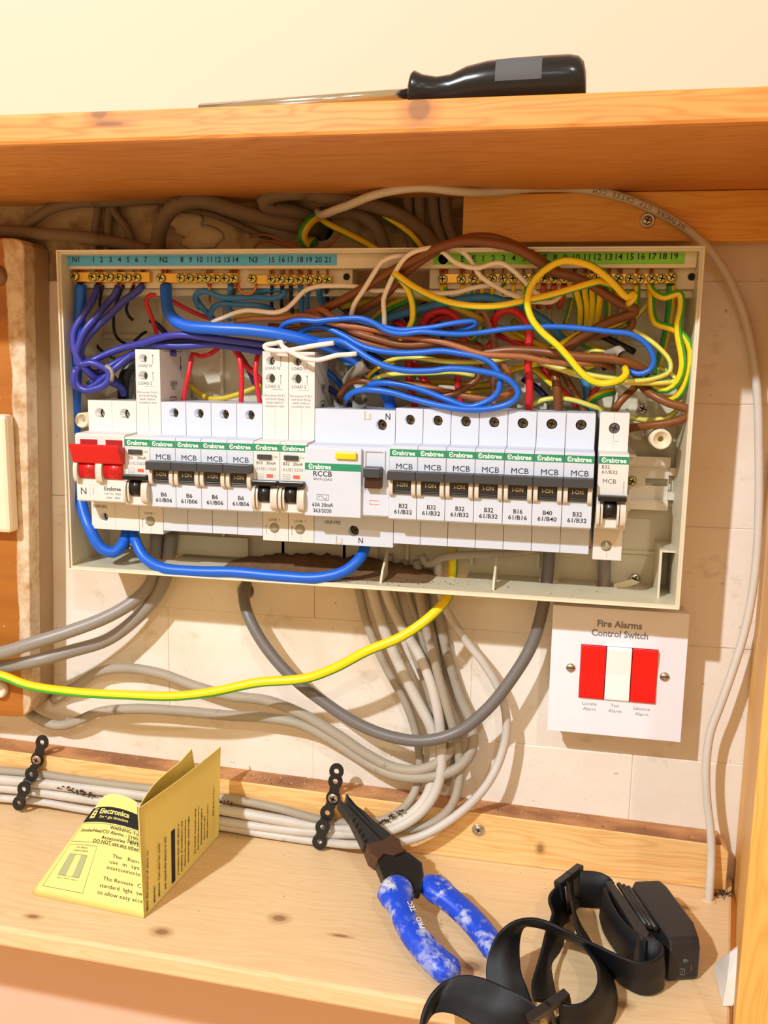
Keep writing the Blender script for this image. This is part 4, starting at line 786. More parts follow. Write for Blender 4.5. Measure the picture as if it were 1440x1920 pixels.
# cut ends of grey outer sheath
def sheath(pts, r0, r1, label):
    p3 = spline([P(*p) for p in pts], 3); k = len(p3)
    mb = MB().tube(p3, [r0+(r1-r0)*i/(k-1) for i in range(k)], 14, caps=False); mb.tube(p3, [(r0+(r1-r0)*i/(k-1))*.82 for i in range(k)], 14, caps=False)
    tag(obj('cable_sheath', mb, M['sheath_end']), label, 'cable', 'cut grey cable sheaths')
sheath([(652,716,26),(664,702,36),(678,690,44),(692,680,50)], 4.2, 4.6, 'upper cut end of grey cable sheath, beside the bright blue wires')
sheath([(632,780,24),(634,766,30),(640,750,38)], 4.2, 4.6, 'lower left cut end of grey cable sheath, by the tall breaker')
sheath([(672,780,30),(673,766,38),(675,748,46)], 4.2, 4.8, 'lower cut end of grey cable sheath, behind the wide white unit')
mb = MB().tube(spline([P(1138,664,46), P(1150,661,50), P(1160,657,54), P(1166,664,56)], 2), [2.6, 2.7, 2.8, 2.9]+[2.9]*(len(spline([P(1138,664,46), P(1150,661,50), P(1160,657,54), P(1166,664,56)], 2))-4), 12, caps=False); tag(obj('clear_sleeve', mb, M['sheath_end']), 'clear plastic sleeve on the end of the curled blue wire', 'sleeve')

# ================================================================== cables above and below the tray
def C(pts, r, mat, label, group=None, n=14, **k): return W(pts, r, mat, label, name='cable', cat='cable', group=group, n=n, step=4, **k)
C([(-420,430,14),(20,434,14),(71,438,14),(142,443,13),(212,454,12),(272,467,10),(330,482,7)], 4.2, 'dust_shaded', 'dusty grey cable running from the left behind the tray top edge')
C([(36,436,8),(59,416,10),(94,392,12),(142,380,12),(212,378,12),(295,374,12),(360,372,11),(430,374,10)], 3.7, 'dust_shaded', 'dusty grey cable arched right under the shelf at the left')
C([(296,490,10),(297,466,14),(298,436,20),(312,404,24),(330,386,26),(371,376,26),(442,395,22),(512,414,16),(560,424,10),(592,430,4)], 5.2, 'dust_shaded', 'thick grey cable arching over from tray top to the wall hole', n=18)
C([(330,392,16),(383,398,12),(442,420,9),(477,436,7),(510,446,6)], 2.2, 'dust_shaded', 'thin grey cable under the thick arched cable')
C([(590,408,4),(545,396,14),(502,388,22),(494,378,26),(510,368,28),(540,362,28),(600,367,26),(651,375,22),(710,388,18),(757,408,15),(792,434,12),(820,468,10),(840,500,8)], 4.6, 'dust_shaded', 'grey cable hooking out of the wall hole and running right', n=18)
C([(604,400,6),(639,399,12),(674,403,13),(703,424,12),(722,468,10),(730,500,8)], 4.4, 'dust_shaded', 'grey cable bending down from the hole behind the tray')
for i, (x0, x1, l) in enumerate(((764,772,'grey cable dropping from the shelf, first of four beside the orange batten'), (786,792,'grey cable dropping from the shelf, second of four beside the orange batten'), (812,828,'grey cable dropping from the shelf, third of four beside the orange batten'), (834,852,'grey cable dropping from the shelf, touching the orange batten end'))):
    C([(x0,345,7),(x0,380,7),(x0+(x1-x0)*.3,420,7),(x1,452,7),(x1+8,490,7)], 3.6, 'dust_shaded', l, group='grey cables dropping behind the tray')
for i, (a, b_, l) in enumerate(((184,177,'grey cable dropping under the shelf, first of three at the left'), (206,202,'grey cable dropping under the shelf, middle of three at the left'), (214,246,'grey cable slanting right under the shelf, at the left'))):
    C([(a,372,6),(a,395,6),(b_*.6+a*.4,420,6),(b_,448,6),(b_,480,6)], 2.9, 'dust_shaded', l, group='short grey cables under the shelf')
C([(606,404,8),(588,410,16),(573,426,20),(567,444,20),(574,458,16),(590,452,8)], 3.3, 'earth4', 'green sided earth cable curling out of the wall hole')
C([(600,410,10),(615,420,13),(651,438,13),(698,463,12),(730,484,8)], 2.2, 'earth', 'thin earth wire slanting from the hole to the tray top')
C([(720,404,14),(745,420,15),(769,438,15),(788,460,12),(800,480,8)], 2.0, 'earth', 'thin earth wire beside the hooked grey cable')
W([(468,444,12),(485,441,12),(503,441,12),(531,453,12),(571,464,12),(610,464,12),(628,450,12),(640,430,10)], .95, 'lbrown', 'bare stiff wire end lying above the tray, upper one')
W([(476,466,12),(484,456,12),(500,452,12),(525,456,12),(560,466,12),(600,470,12)], .9, 'lbrown', 'bare stiff wire end lying above the tray, lower one')
mb = MB()
random.seed(5)
for cx_, cy_, sx_, sz_ in ((380, 448, 15, 8), (352, 420, 12, 8)):
    c = P(cx_, cy_, .3); k = 14; rr = [random.uniform(.75, 1.2) for _ in range(k)]
    mb.loft([[c+Vector((sx_*math.cos(6.2832*q/k)*rr[q]*f_, -h_+random.uniform(-.5, .5), sz_*math.sin(6.2832*q/k)*rr[q]*f_)) for q in range(k)] for f_, h_ in ((1.05, 0), (.95, 2), (.7, 3.6), (.35, 4.6))])
tag(obj('mortar_lump', mb, plain('broken_plaster', (226, 206, 170), .9)), 'broken lump of pale mortar on the wall above the tray', 'mortar')

# network cable with its printed sheath
netp = [(596,396,10),(600,402,18),(608,402,26),(628,394,32),(651,386,36),(698,367,42),(745,356,44),(792,352,44),(851,358,42),(890,361,38),(926,360,32),(1008,352,26),(1085,354,24),(1142,363,24),(1193,379,23),(1255,409,23),(1293,434,23),(1333,471,22),(1363,515,17),(1385,562,12),(1402,615,9),(1415,686,9),(1421,761,10),(1423,850,12),(1423,950,14),(1419,1040,17),(1411,1110,19),(1397,1181,20),(1378,1245,21),(1352,1319,22),(1332,1374,22),(1324,1439,22.5),(1326,1503,24),(1332,1552,26),(1334,1600,28),(1331,1660,29)]
net3 = [P(*p) for p in netp]; q = PS(1329, 1688, 0); net3[-1] = P(1331, 1660, -q.y-.3); net3.append(q+Vector((0, 0, -6)))
nsp = spline(net3, 4)
net = tag(obj('network_cable', MB().tube(nsp, 2.7, 14), M['net']), 'long pale grey network cable looping over the tray and down the right side', 'cable')
def along(pts, s_):
    L = 0
    for i in range(len(pts)-1):
        l = (pts[i+1]-pts[i]).length
        if L+l >= s_: return pts[i].lerp(pts[i+1], (s_-L)/l), (pts[i+1]-pts[i]).normalized()
        L += l
    return pts[-1], (pts[-1]-pts[-2]).normalized()
def dist_at(pts, px, py):
    best = (1e9, 0); L = 0; t = P(px, py, 24)
    for i, p in enumerate(pts):
        if i: L += (p-pts[i-1]).length
        if (p-t).length < best[0]: best = ((p-t).length, L)
    return best[1]
s_ = dist_at(nsp, 1275, 425)
for ch in 'NETWORK UTP CAT5E CCM':                     # printed upside down, read from the right end
    if ch != ' ':
        p, t = along(nsp, s_); t = -t; v = (CAM-p).normalized(); up = v.cross(t).normalized(); nrm = t.cross(up)
        text(ch, 2.5, p+nrm*2.78, net, M['gink'], right=t, up=up, bold=0, world=True)
    s_ -= 2.9
# big earth cable and the grey cables below
C([(848,1030,14),(849,1060,16),(848,1082,18),(838,1122,34),(802,1160,44),(752,1194,48),(690,1220,50),(627,1253,50),(577,1271,50),(482,1280,52),(400,1297,54),(333,1305,55),(233,1303,55),(133,1297,55),(50,1284,54),(0,1266,53),(-420,1240,52)], 3.3, 'earthbig', 'thick yellow and green earth cable sweeping across below the tray', twist=.0028)
C([(294,1000,12),(293,1040,12),(288,1080,14),(277,1102,18),(247,1130,24),(200,1157,32),(133,1183,42),(67,1204,50),(0,1224,54),(-420,1244,54)], 4.8, 'grey', 'upper of two thick grey cables leaving the tray at bottom left', n=18)
C([(322,1000,12),(316,1050,12),(309,1086,14),(293,1118,16),(253,1162,18),(200,1200,22),(133,1221,34),(67,1239,44),(0,1250,44),(-420,1252,44)], 4.8, 'grey', 'lower of two thick grey cables leaving the tray at bottom left', n=18)
C([(470,1076,-20),(463,1092,-2),(457,1116,10),(465,1153,18),(494,1207,24),(544,1266,29),(607,1316,32),(669,1356,34),(732,1381,36),(794,1389,36),(857,1373,34),(911,1332,32),(961,1270,28),(998,1207,24),(1019,1132,20),(1027,1074,17),(1030,1030,14),(1032,1000,13)], 4.1, 'dgrey', 'dark grey cable hanging in a deep loop from the wall hole to the tray', n=18)
C([(100,1312,4),(143,1286,8),(183,1260,10),(233,1253,12),(300,1263,13),(367,1287,14),(433,1305,15),(502,1314,16),(565,1338,18),(627,1374,20),(690,1416,22),(740,1440,24),(786,1444,24),(823,1429,23),(847,1402,18),(848,1374,12),(832,1312,6),(812,1207,5),(792,1112,5),(786,1060,5.5)], 3.8, 'dust', 'dusty grey cable humped behind the earth cable and swinging up right', n=16)
C([(40,1322,4),(64,1344,10),(110,1360,13),(143,1353,13),(183,1336,12),(250,1329,12),(333,1333,13),(433,1342,14),(502,1346,16),(565,1358,18),(627,1391,20),(690,1432,22),(744,1454,25),(802,1457,25),(857,1441,23),(884,1408,18),(886,1366,11),(861,1303,6),(838,1228,5),(826,1166,5),(816,1110,5),(810,1060,5.5)], 3.8, 'dust', 'lowest dusty grey cable swinging under the others and up right', n=16)
C([(660,1050,9),(673,1107,9),(690,1174,9),(723,1249,9),(765,1328,9),(784,1395,12),(785,1462,18),(769,1500,25),(735,1531,28),(673,1543,26),(607,1538,26),(523,1516,25),(440,1499,24.5),(360,1487,24.5),(283,1479,24.5),(133,1460,24.5),(67,1450,24.5),(-420,1430,24.5)], 3.0, 'dust', 'grey cable coming down and turning left, topmost of the clipped bundle')
C([(690,1050,10),(698,1107,10),(723,1187,10),(752,1253,11),(786,1320,13),(812,1374,16),(814,1437,21),(802,1491,25),(765,1532,30),(711,1553,30),(607,1551,26),(523,1537,26),(440,1522,26),(300,1496,26),(133,1475,26),(0,1462,26),(-420,1458,26)], 4.0, 'pale', 'thick pale cable second from top of the clipped bundle', n=16)
C([(716,1050,10),(723,1107,10),(748,1166,11),(786,1228,14),(811,1291,17),(826,1374,20),(822,1470,27),(790,1522,31),(732,1557,34),(673,1564,30),(565,1558,27),(440,1543,26),(300,1519,26),(133,1494,26),(0,1477,26),(-420,1470,26)], 3.6, 'pale', 'pale cable third from top of the clipped bundle', n=16)
C([(782,1050,15),(786,1112,15),(802,1190,16),(823,1270,17),(840,1332,18),(857,1395,19),(862,1457,21),(846,1512,26),(807,1545,27),(757,1556,28),(700,1560,30)], 3.2, 'dust', 'grey cable tucking behind the pliers jaw from the right')
C([(820,1050,17),(824,1100,17),(834,1137,16),(869,1195,13),(911,1249,14),(940,1303,15),(950,1362,17),(940,1416,20),(911,1474,26),(857,1528,30),(794,1566,34),(744,1580,38),(669,1584,37),(600,1578,29),(500,1564,27),(413,1549,26),(300,1536,26),(160,1518,26),(67,1502,26),(-420,1486,26)], 3.0, 'pale', 'pale cable making the widest right hand loop, lowest of the bundle', n=16)
C([(760,1050,8),(764,1107,8),(788,1180,8),(806,1260,8),(826,1340,8),(852,1420,10),(838,1470,13)], 2.6, 'dust', 'thin grey cable deep in the middle of the falling cables')
C([(730,1040,8),(738,1107,8),(766,1200,8),(800,1290,8),(820,1360,8),(836,1420,9)], 2.4, 'dust', 'thin dusty cable behind the falling cables, further left')
C([(790,1040,24),(800,1058,26),(830,1045,28),(880,1040,26),(960,1038,22),(1010,1030,16)], 2.6, 'dust', 'grey cable bending along the inside of the tray floor')
C([(1132,1120,8),(1133,1090,9),(1134,1050,9),(1136,1020,9)], 4.2, 'grey', 'short grey cable rising behind the detached breaker', n=16)
# clay-like blobs stuck to the bundle
mb = MB(); random.seed(3); pts = []
for x0, y0, x1, y1, n_ in ((108,1474,178,1492,40), (700,1552,756,1518,34), (400,1500,440,1508,10)):
    for i in range(n_):
        t = random.random(); pts.append(P(x0+(x1-x0)*t, y0+(y1-y0)*t+random.uniform(-4, 4), 31 if x0 != 700 else 35))
tag(obj('dried_mud', chips(pts, .7, 1.9), M['soil']), 'dark dried mud stuck on the clipped cables', 'mud', kind='stuff')

# ================================================================== fire alarm switch plate
fx0, fx1, fz0, fz1 = 312.6, 398.8, -186.2, -99.4
fs = thing('alarm_switch', (355, 0, fz0), 'white square fire alarm control switch with two red rockers under the tray', 'switch')
mb = MB(); mb.box(fx0+.6, fx1-.6, .5, 19.5, fz0+.6, fz1-.6); obj('back_box', mb, M['brk'], fs, bev=2)
mb = MB(); rx0, rx1 = P(1087, 1260, 27).x, P(1232, 1265, 27).x; rz1, rz0 = P(1160, 1213, 27).z, P(1160, 1315, 27).z
mb.box(fx0, rx0, 19.6, 26.5, fz0, fz1).box(rx1, fx1, 19.6, 26.5, fz0, fz1).box(rx0, rx1, 19.6, 26.5, rz1, fz1).box(rx0, rx1, 19.6, 26.5, fz0, rz0).box(rx0, rx1, 19.6, 22, rz0, rz1, 1)
obj('face_plate', mb, [plain('bright_white_plate', (236, 238, 250), .4, var=.02), M['hole']], fs)
ww = (rx1-rx0)/3
for i in range(3):
    a = rx0+ww*i+.25; b_ = rx0+ww*(i+1)-.25; zc = (rz0+rz1)/2
    mb = MB(); mb.prism([V3(a, d, z) for d, z in ((22.2, rz0+.3), (27.3, rz0+.3), (28.6, rz0+1.2), (28.0, zc), (29.6, rz1-1.2), (28.6, rz1-.3), (22.2, rz1-.3))], Vector((b_-a, 0, 0)))
    obj('rocker', mb, plain('bright_red_rocker', (238, 12, 16), .3) if i != 1 else plain('white_rocker', (246, 246, 248), .35, var=.02), fs, bev=.5, label=('red rocker on the left', 'white rocker in the middle', 'red rocker on the right')[i])
for px, py in ((1070, 1252), (1246, 1269)):
    c = P(px, py, 26.5); mb = MB(); mb.lathe(c, (0, -1, 0), [(3.1, 0), (2.9, .7), (1.6, 1.3), (.2, 1.5)], 20); mb.prism([c+Vector((-2.8, -1.35, -.35)), c+Vector((2.8, -1.35, .2)), c+Vector((2.8, -1.35, .8)), c+Vector((-2.8, -1.35, .25))], Vector((0, -.25, 0)), 1)
    obj('screw', mb, [M['steel'], M['hole']], fs)
for s_, px, py, cap, w_ in (('Fire Alarms', 1162, 1171, 4.4, 28.4), ('Control Switch', 1162, 1189, 4.4, 36), ('Locate', 1105, 1319, 2.3, 9.4), ('Alarm', 1105, 1329, 2.3, 8.4), ('Test', 1153, 1323, 2.3, 5.6), ('Alarm', 1153, 1333, 2.3, 8.4), ('Silence', 1203, 1329, 2.3, 10.6), ('Alarm', 1203, 1339, 2.3, 8.4)):
    text(s_, cap, P(px, py, 26.62), fs, M['lgink'], width=w_, world=True, bold=.03 if cap > 4 else 0)

# ================================================================== perforated cable cleats
def cleat(pts, screw_i, label):
    p = [P(*q) for q in pts]; root = thing('cable_clip', p[-1], label, 'clip', 'perforated black cable bands')
    mb = MB()
    for i, c in enumerate(p):
        a = p[max(i-1, 0)]; b_ = p[min(i+1, len(p)-1)]; t = (b_-a).normalized(); n_ = Vector((0, -1, .12)).normalized(); t = (t-n_*t.dot(n_)).normalized(); s_ = t.cross(n_)
        R_ = 5.3; N = 18; hole = 1.9 if i not in (screw_i,) else 0
        rings = []
        for off in (-.5, .5):
            rings.append([c+n_*off+(t*math.cos(6.2832*k/N)*1.1+s_*math.sin(6.2832*k/N))*R_ for k in range(N)])
        if hole:
            inner = [[c+n_*off+(t*math.cos(6.2832*k/N)+s_*math.sin(6.2832*k/N))*hole for k in range(N)] for off in (-.5, .5)]
            m0 = [mb.add(r) for r in (rings[0], rings[1], inner[1], inner[0])]
            for q in range(4):
                for k in range(N): j = (k+1) % N; mb.face([m0[q]+k, m0[q]+j, m0[(q+1) % 4]+j, m0[(q+1) % 4]+k], 0, q in (0, 2))
        else: mb.loft(rings)
        if i < len(p)-1:
            t2 = (p[i+1]-c).normalized(); s2 = t2.cross(n_).normalized(); L = (p[i+1]-c).length
            q0, q1 = c+t2*(R_*.85), c+t2*(L-R_*.85); 
            mb.prism([q0-s2*3.6-n_*.5, q1-s2*3.6-n_*.5, q1+s2*3.6-n_*.5, q0+s2*3.6-n_*.5], n_)
    obj('band', mb, M['iron'], root)
    mb = MB(); pozi(mb, p[screw_i]+Vector((0, -.6, 0)), (0, -1, 0), 3.7, 1.4); obj('screw', mb, [plain('pinkish_screw', (196, 160, 132), .35, .6) if pts[0][0] < 300 else M['steel'], M['hole']], root)
cleat([(79,1392,22),(70,1424,23),(59,1452,33),(45,1479,38),(36,1506,34)], 1, 'black perforated band with a screw, holding the cables at the left edge')
cleat([(631,1446,23),(629,1465,22),(625,1496,23),(614,1524,32),(605,1551,36),(599,1578,34)], 2, 'black perforated band with a screw, holding the cables beside the pliers tip')

# ================================================================== yellow leaflet
LB = PS(270, 1720)
lf = thing('leaflet', LB, 'folded yellow instruction leaflet standing open on the lower shelf', 'leaflet')
pap = plain('yellow_paper', (255, 240, 146), .7, var=.02)
_t = pap.node_tree; _tr = _t.nodes.new('ShaderNodeBsdfTranslucent'); _tr.inputs[0].default_value = lin((254, 240, 120)); _mx = _t.nodes.new('ShaderNodeMixShader'); _mx.inputs[0].default_value = .12
_t.links.new(_t.nodes['Principled BSDF'].outputs[0], _mx.inputs[1]); _t.links.new(_tr.outputs[0], _mx.inputs[2]); _t.links.new(_mx.outputs[0], _t.nodes['Material Output'].inputs[0])
def thick(grid, th, parent, name, mat=pap):          # grid[i][j] of points, a sheet with a little thickness
    mb = MB(); I, J = len(grid), len(grid[0])
    def nrm(i, j): return ((grid[min(i+1, I-1)][j]-grid[max(i-1, 0)][j]).cross(grid[i][min(j+1, J-1)]-grid[i][max(j-1, 0)])).normalized()
    a = mb.add([grid[i][j] for i in range(I) for j in range(J)]); b_ = mb.add([grid[i][j]-nrm(i, j)*th for i in range(I) for j in range(J)])
    for i in range(I-1):
        for j in range(J-1):
            q = [i*J+j, (i+1)*J+j, (i+1)*J+j+1, i*J+j+1]
            mb.face([a+x for x in q], 0, True); mb.face([b_+x for x in reversed(q)], 0, True)
    bd = [(i, 0) for i in range(I)]+[(I-1, j) for j in range(1, J)]+[(i, J-1) for i in range(I-2, -1, -1)]+[(0, j) for j in range(J-2, 0, -1)]
    for k in range(len(bd)):
        (i, j), (i2, j2) = bd[k], bd[(k+1) % len(bd)]; mb.face([a+i*J+j, a+i2*J+j2, b_+i2*J+j2, b_+i*J+j])
    return obj(name, mb, mat, parent)
fl, fr_ = PS(58, 1676, 1.0), PS(270, 1721, 1.0)
bl, bm_, br_ = P(193, 1494, 52), P(219, 1489, 51), P(256, 1503, 56)
def LS(u, v):
    f = fl.lerp(fr_, u); q = bl*(1-u)*(1-2*u)+bm_*4*u*(1-u)+br_*u*(2*u-1)
    p = f.lerp(q, v); p.z += 2.4*math.sin(3.14159*v)*(.4+.6*u); return p
g = [[LS(i/16, j/16) for j in range(17)] for i in range(17)]
lp = thick(g, .5, lf, 'cover_panel')
def wmesh(name, mb, mat, parent): return obj(name, mb, mat, parent)
def LN(u, v): return (LS(u+.01, v)-LS(u-.01, v)).cross(LS(u, v+.01)-LS(u, v-.01)).normalized()
LW, LD = (fr_-fl).length, (bl-fl).length
def patch(u0, v0, u1, v1, h=.12, n=8):
    mb = MB(); k = mb.add([LS(u0+(u1-u0)*i/n, v0+(v1-v0)*j/n)+LN(u0+(u1-u0)*i/n, v0+(v1-v0)*j/n)*h for i in range(n+1) for j in range(n+1)])
    for i in range(n):
        for j in range(n): mb.face([k+i*(n+1)+j, k+(i+1)*(n+1)+j, k+(i+1)*(n+1)+j+1, k+i*(n+1)+j+1])
    return mb
def outline(u0, v0, u1, v1, wd, h=.12):
    mb = MB()
    for a in ((u0, v0, u1, v0+wd), (u0, v1-wd, u1, v1), (u0, v0, u0+wd*.9, v1), (u1-wd*.9, v0, u1, v1)):
        m2 = patch(*a, h=h, n=6); k = mb.add(m2.v)
        for f in m2.f: mb.face([k+i for i in f])
    return mb
obj('black_band', patch(0.0, .70, 1.0, .86), M['ink'], lp)
obj('frame_line', outline(.035, .50, 1.0, .69, .004), M['gink'], lp); obj('frame_line', outline(.05, .08, .44, .475, .004), M['gink'], lp)
obj('picture_block', patch(.13, .19, .21, .385), plain('grey_print', (176, 178, 130), .8), lp); obj('picture_block', patch(.28, .19, .355, .385), plain('grey_print', (176, 178, 130), .8), lp)
obj('picture_frame', outline(.13, .19, .355, .385, .003, .16), M['gink'], lp)
def curved(s_, cap, u, v, width, mat=None, bold=.01):       # print lying on the curved cover
    mat = mat or M['ink']; me, a, b_ = text_mesh(s_, bold, mat)
    kx = width/(b_-a); ky = cap/CAPH/LD; m2 = me.copy(); org = ORG[lf.name]
    for vt in m2.vertices:
        uu, vv = u+(vt.co.x-a)*kx, v+vt.co.y*ky; p = LS(uu, vv)+LN(uu, vv)*.2; vt.co = (p-org)*S
    o = bpy.data.objects.new('lettering', m2); COL.objects.link(o); o.parent = lp; ORG[o.name] = org
curved('Ei', 6.6, .08, .745, .11, pap, .04); curved('Electronics', 4.3, .25, .79, .60, pap, .03); curved('fire + gas detection', 2.4, .29, .742, .54, pap, .01)
mb = patch(.09, .835, .19, .845, .2, 2); obj('roof_mark', mb, pap, lp)
curved('WARNING: Fo', 2.7, .55, .645, .44); curved('Smoke/Heat/CO Alarms - 2100', 2.6, .08, .60, .90); curved('Ei261E', 2.5, .84, .563, .15); curved('Accessories - Ei12', 2.6, .46, .545, .53); curved('DO NOT use any other', 2.7, .36, .505, .63)
curved('The   Rem', 2.6, .66, .40, .32, bold=0); curved('use  in  sys', 2.6, .64, .35, .34, bold=0); curved('interconnecte', 2.6, .62, .30, .37, bold=0); curved('The Remote  C', 2.6, .60, .21, .39, bold=0); curved('standard  light  sw', 2.6, .58, .155, .42, bold=0); curved('to allow easy acce', 2.6, .57, .10, .43, bold=0)
curved('Fire Alarms', 1.6, .17, .44, .15, M['gink'], 0); curved('Control Switch', 1.6, .15, .41, .19, M['gink'], 0)
for u in (.135, .205, .285): curved('Alarm', .9, u, .165, .06, M['gink'], 0)
# standing panels
b0, b1 = PS(270, 1721, .5), PS(410, 1566, .5); t0 = P(260, 1516, -b0.y); t1 = P(414, 1400, -b1.y)
def RS(u, v):
    p = b0.lerp(b1, u).lerp(t0.lerp(t1, u), v); n_ = (b1-b0).cross(Vector((0, 0, 1))).normalized(); return p+n_*(1.6*math.sin(3.14159*u))*(.3+.7*v)
rp = thick([[RS(i/14, j/6) for j in range(7)] for i in range(15)], .5, lf, 'back_panel')
i1 = P(360, 1404, 66); i0 = t0
def IS(u, v):
    t = t0.lerp(i1, u); bb = b0.lerp(b1, u)+Vector((-1, 0, 0))*(11*u); n_ = Vector((-1, .2, 0)); p = bb.lerp(t, v)
    return p+n_*(3.6*math.sin(3.14159*min(1, u*1.35))*(.3+.7*v))
thick([[IS(i/14, j/6) for j in range(7)] for i in range(15)], .5, lf, 'inner_panel')
rn = (RS(.6, .5)-RS(.4, .5)).normalized(); up_ = (RS(.5, .6)-RS(.5, .4)).normalized(); nn = rn.cross(up_)
HT = (t0-b0).length
def vt(s_, u, v, cap, width): text(s_, cap, RS(u, v)+nn*.3, lf, M['ink'], right=up_, up=-rn, align='L', width=width*HT, world=True, bold=0.02)
vt('allow the source of alarm to', .035, .03, 2.5, .56); vt('alarms.', .115, .04, 2.4, .16); vt('alarms. Can also be used', .17, .05, 2.4, .50); vt('not sound the alarms in the', .245, .06, 2.4, .50)
mb = MB(); n = mb.add([RS(u, v)+nn*.25 for u, v in ((.325, .04), (.37, .04), (.37, .56), (.325, .56))]); mb.face([n, n+1, n+2, n+3]); obj('black_bar', mb, M['ink'], rp)
for i, (s_, v, w_) in enumerate((('a location that will allow e', .06, .5), ('simplicity of installation, the', .06, .5), ('fitted to the nearest bedroom', .08, .46), ('standard light switch height', .08, .46), ('', 0, 0), ('be tested, located using', .10, .45), ('the smoke alarms it can be', .10, .45), ('interconnected together', .12, .38), ('alarms of 12 units', .14, .24), ('when used in a system', .12, .36), ('', 0, 0), ('P/N B14112 Rev1', .30, .30))):
    if s_: vt(s_, .405+.045*i, v, 2.0, w_)

# ================================================================== pliers
Tq, Aq, Bq = P(645, 1514, 50), PS(862, 1838, 8), PS(925, 1790, 8)
pn = (Aq-Tq).cross(Bq-Tq).normalized()
if pn.y > 0: pn = -pn
pr_ = thing('pliers', PS(800, 1740), 'blue handled black long nose pliers leaning on the cables, white paint on the grips', 'pliers')
def pp(x, y): return PP(620+x/4.235, 1480+y/4.235, Tq, pn)
def slab(pts, h0, h1):
    mb = MB(); mb.prism([pp(x, y)+pn*h0 for x, y in pts], pn*(h1-h0)); return mb
pb = plain('black_oxide_steel', (52, 52, 54), .38, .35); pbr = plain('brown_rusty_steel', (92, 66, 52), .5, .4)
obj('jaw', slab([(52, 120), (70, 108), (95, 128), (230, 262), (368, 398), (412, 446), (300, 470), (255, 470), (235, 420), (150, 250)], -4, 3.4), pb, pr_, bev=1)
obj('jaw', slab([(112, 70), (132, 68), (140, 118), (262, 205), (340, 282), (472, 386), (416, 440), (374, 392), (236, 256), (122, 122)], -4, 3.8), pb, pr_, bev=1)
mb = MB()
for k in range(5):
    x, y = 175+k*24, 285+k*42; m2 = slab([(x-18, y-4), (x+8, y-26), (x+14, y-18), (x-10, y+8)], 3.2, 4.2); n = mb.add(m2.v); [mb.face([n+i for i in f]) for f in m2.f]
obj('jaw_groove', mb, M['blk'], pr_)
obj('joint', slab([(270, 470), (412, 440), (475, 388), (540, 440), (560, 500), (600, 522), (500, 560), (420, 545), (365, 605), (305, 560)], -5.2, 4.6), pbr, pr_, bev=1.2, label='rusty brown joint block')
obj('cutter', slab([(360, 600), (420, 542), (505, 560), (605, 522), (722, 612), (735, 700), (715, 835), (655, 825), (640, 770), (560, 720), (500, 700), (425, 765), (395, 680)], -4.6, 3.6), M['blk'], pr_, bev=1.4)
def handle_mat():
    t = NT('blue_grip_with_white_smears'); f = t.ramp(t.math('ADD', t.math('MULTIPLY', t.noise(70, 6, rough=.7), .7), t.math('MULTIPLY', t.noise(260, 3), .3)), .49, .58)
    sx = t.n('ShaderNodeSeparateXYZ', {0: t.tc.outputs['Object']}); near = t.n('ShaderNodeMapRange', {0: sx.outputs[2], 1: .0, 2: .034, 3: .15, 4: 1.25}).outputs[0]
    near = t.math('MULTIPLY', near, t.ramp(t.noise(38, 3), .40, .60))
    return t.out(t.mix(t.math('MULTIPLY', f, near), lin((12, 72, 216)), lin((206, 214, 226))), .42, 0, f, .1, .0004)
hm = handle_mat()
def grip(st, label):
    cs = [pp(x, y) for x, y, w_ in st]; fine = spline(cs, 3); ws = []
    seg = [(cs[i+1]-cs[i]).length for i in range(len(cs)-1)]
    for p in fine:
        b_ = min(range(len(cs)), key=lambda i: (cs[i]-p).length); i = b_
        j = i+1 if i < len(cs)-1 and (i == 0 or (cs[i+1]-p).length < (cs[i-1]-p).length) else i-1
        a1, a2 = (cs[i]-p).length, (cs[j]-p).length; ws.append((st[i][2]*a2+st[j][2]*a1)/(a1+a2)/12.5)
    rings = []
    for i, p in enumerate(fine):
        t = (fine[min(i+1, len(fine)-1)]-fine[max(i-1, 0)]).normalized(); s_ = t.cross(pn).normalized()
        e = 1.0
        if i == 0 or i == len(fine)-1: e = .55
        elif i == 1 or i == len(fine)-2: e = .85
        w_ = ws[i]*e; h = min(ws[i], 8)*.8*e; rings.append([p+s_*(w_*math.copysign(abs(math.cos(q))**.8, math.cos(q)))+pn*(h*math.copysign(abs(math.sin(q))**.8, math.sin(q))) for q in [6.2832*k/16 for k in range(16)]])
    return obj('handle', MB().loft(rings), hm, pr_, label=label)
lh = grip([(575, 715, 70), (535, 790, 128), (515, 850, 142), (545, 930, 92), (585, 1030, 90), (650, 1140, 98), (740, 1255, 104), (840, 1365, 108), (930, 1440, 112), (985, 1500, 100)], 'left blue grip with a flared guard')
rh = grip([(745, 700, 66), (800, 760, 112), (850, 800, 124), (930, 865, 100), (1030, 950, 98), (1140, 1060, 98), (1230, 1170, 98), (1300, 1270, 96), (1345, 1350, 84)], 'right blue grip with a flared guard')
t_ = (pp(690, 1000)-pp(765, 1170)).normalized(); text('PRO', 3.2, pp(690, 1130)+pn*6.9, pr_, M['wink'], right=t_, up=pn.cross(t_), world=True, bold=.01); text('TEC', 3.2, pp(622, 1000)+pn*6.9, pr_, M['wink'], right=t_, up=pn.cross(t_), world=True, bold=.01)

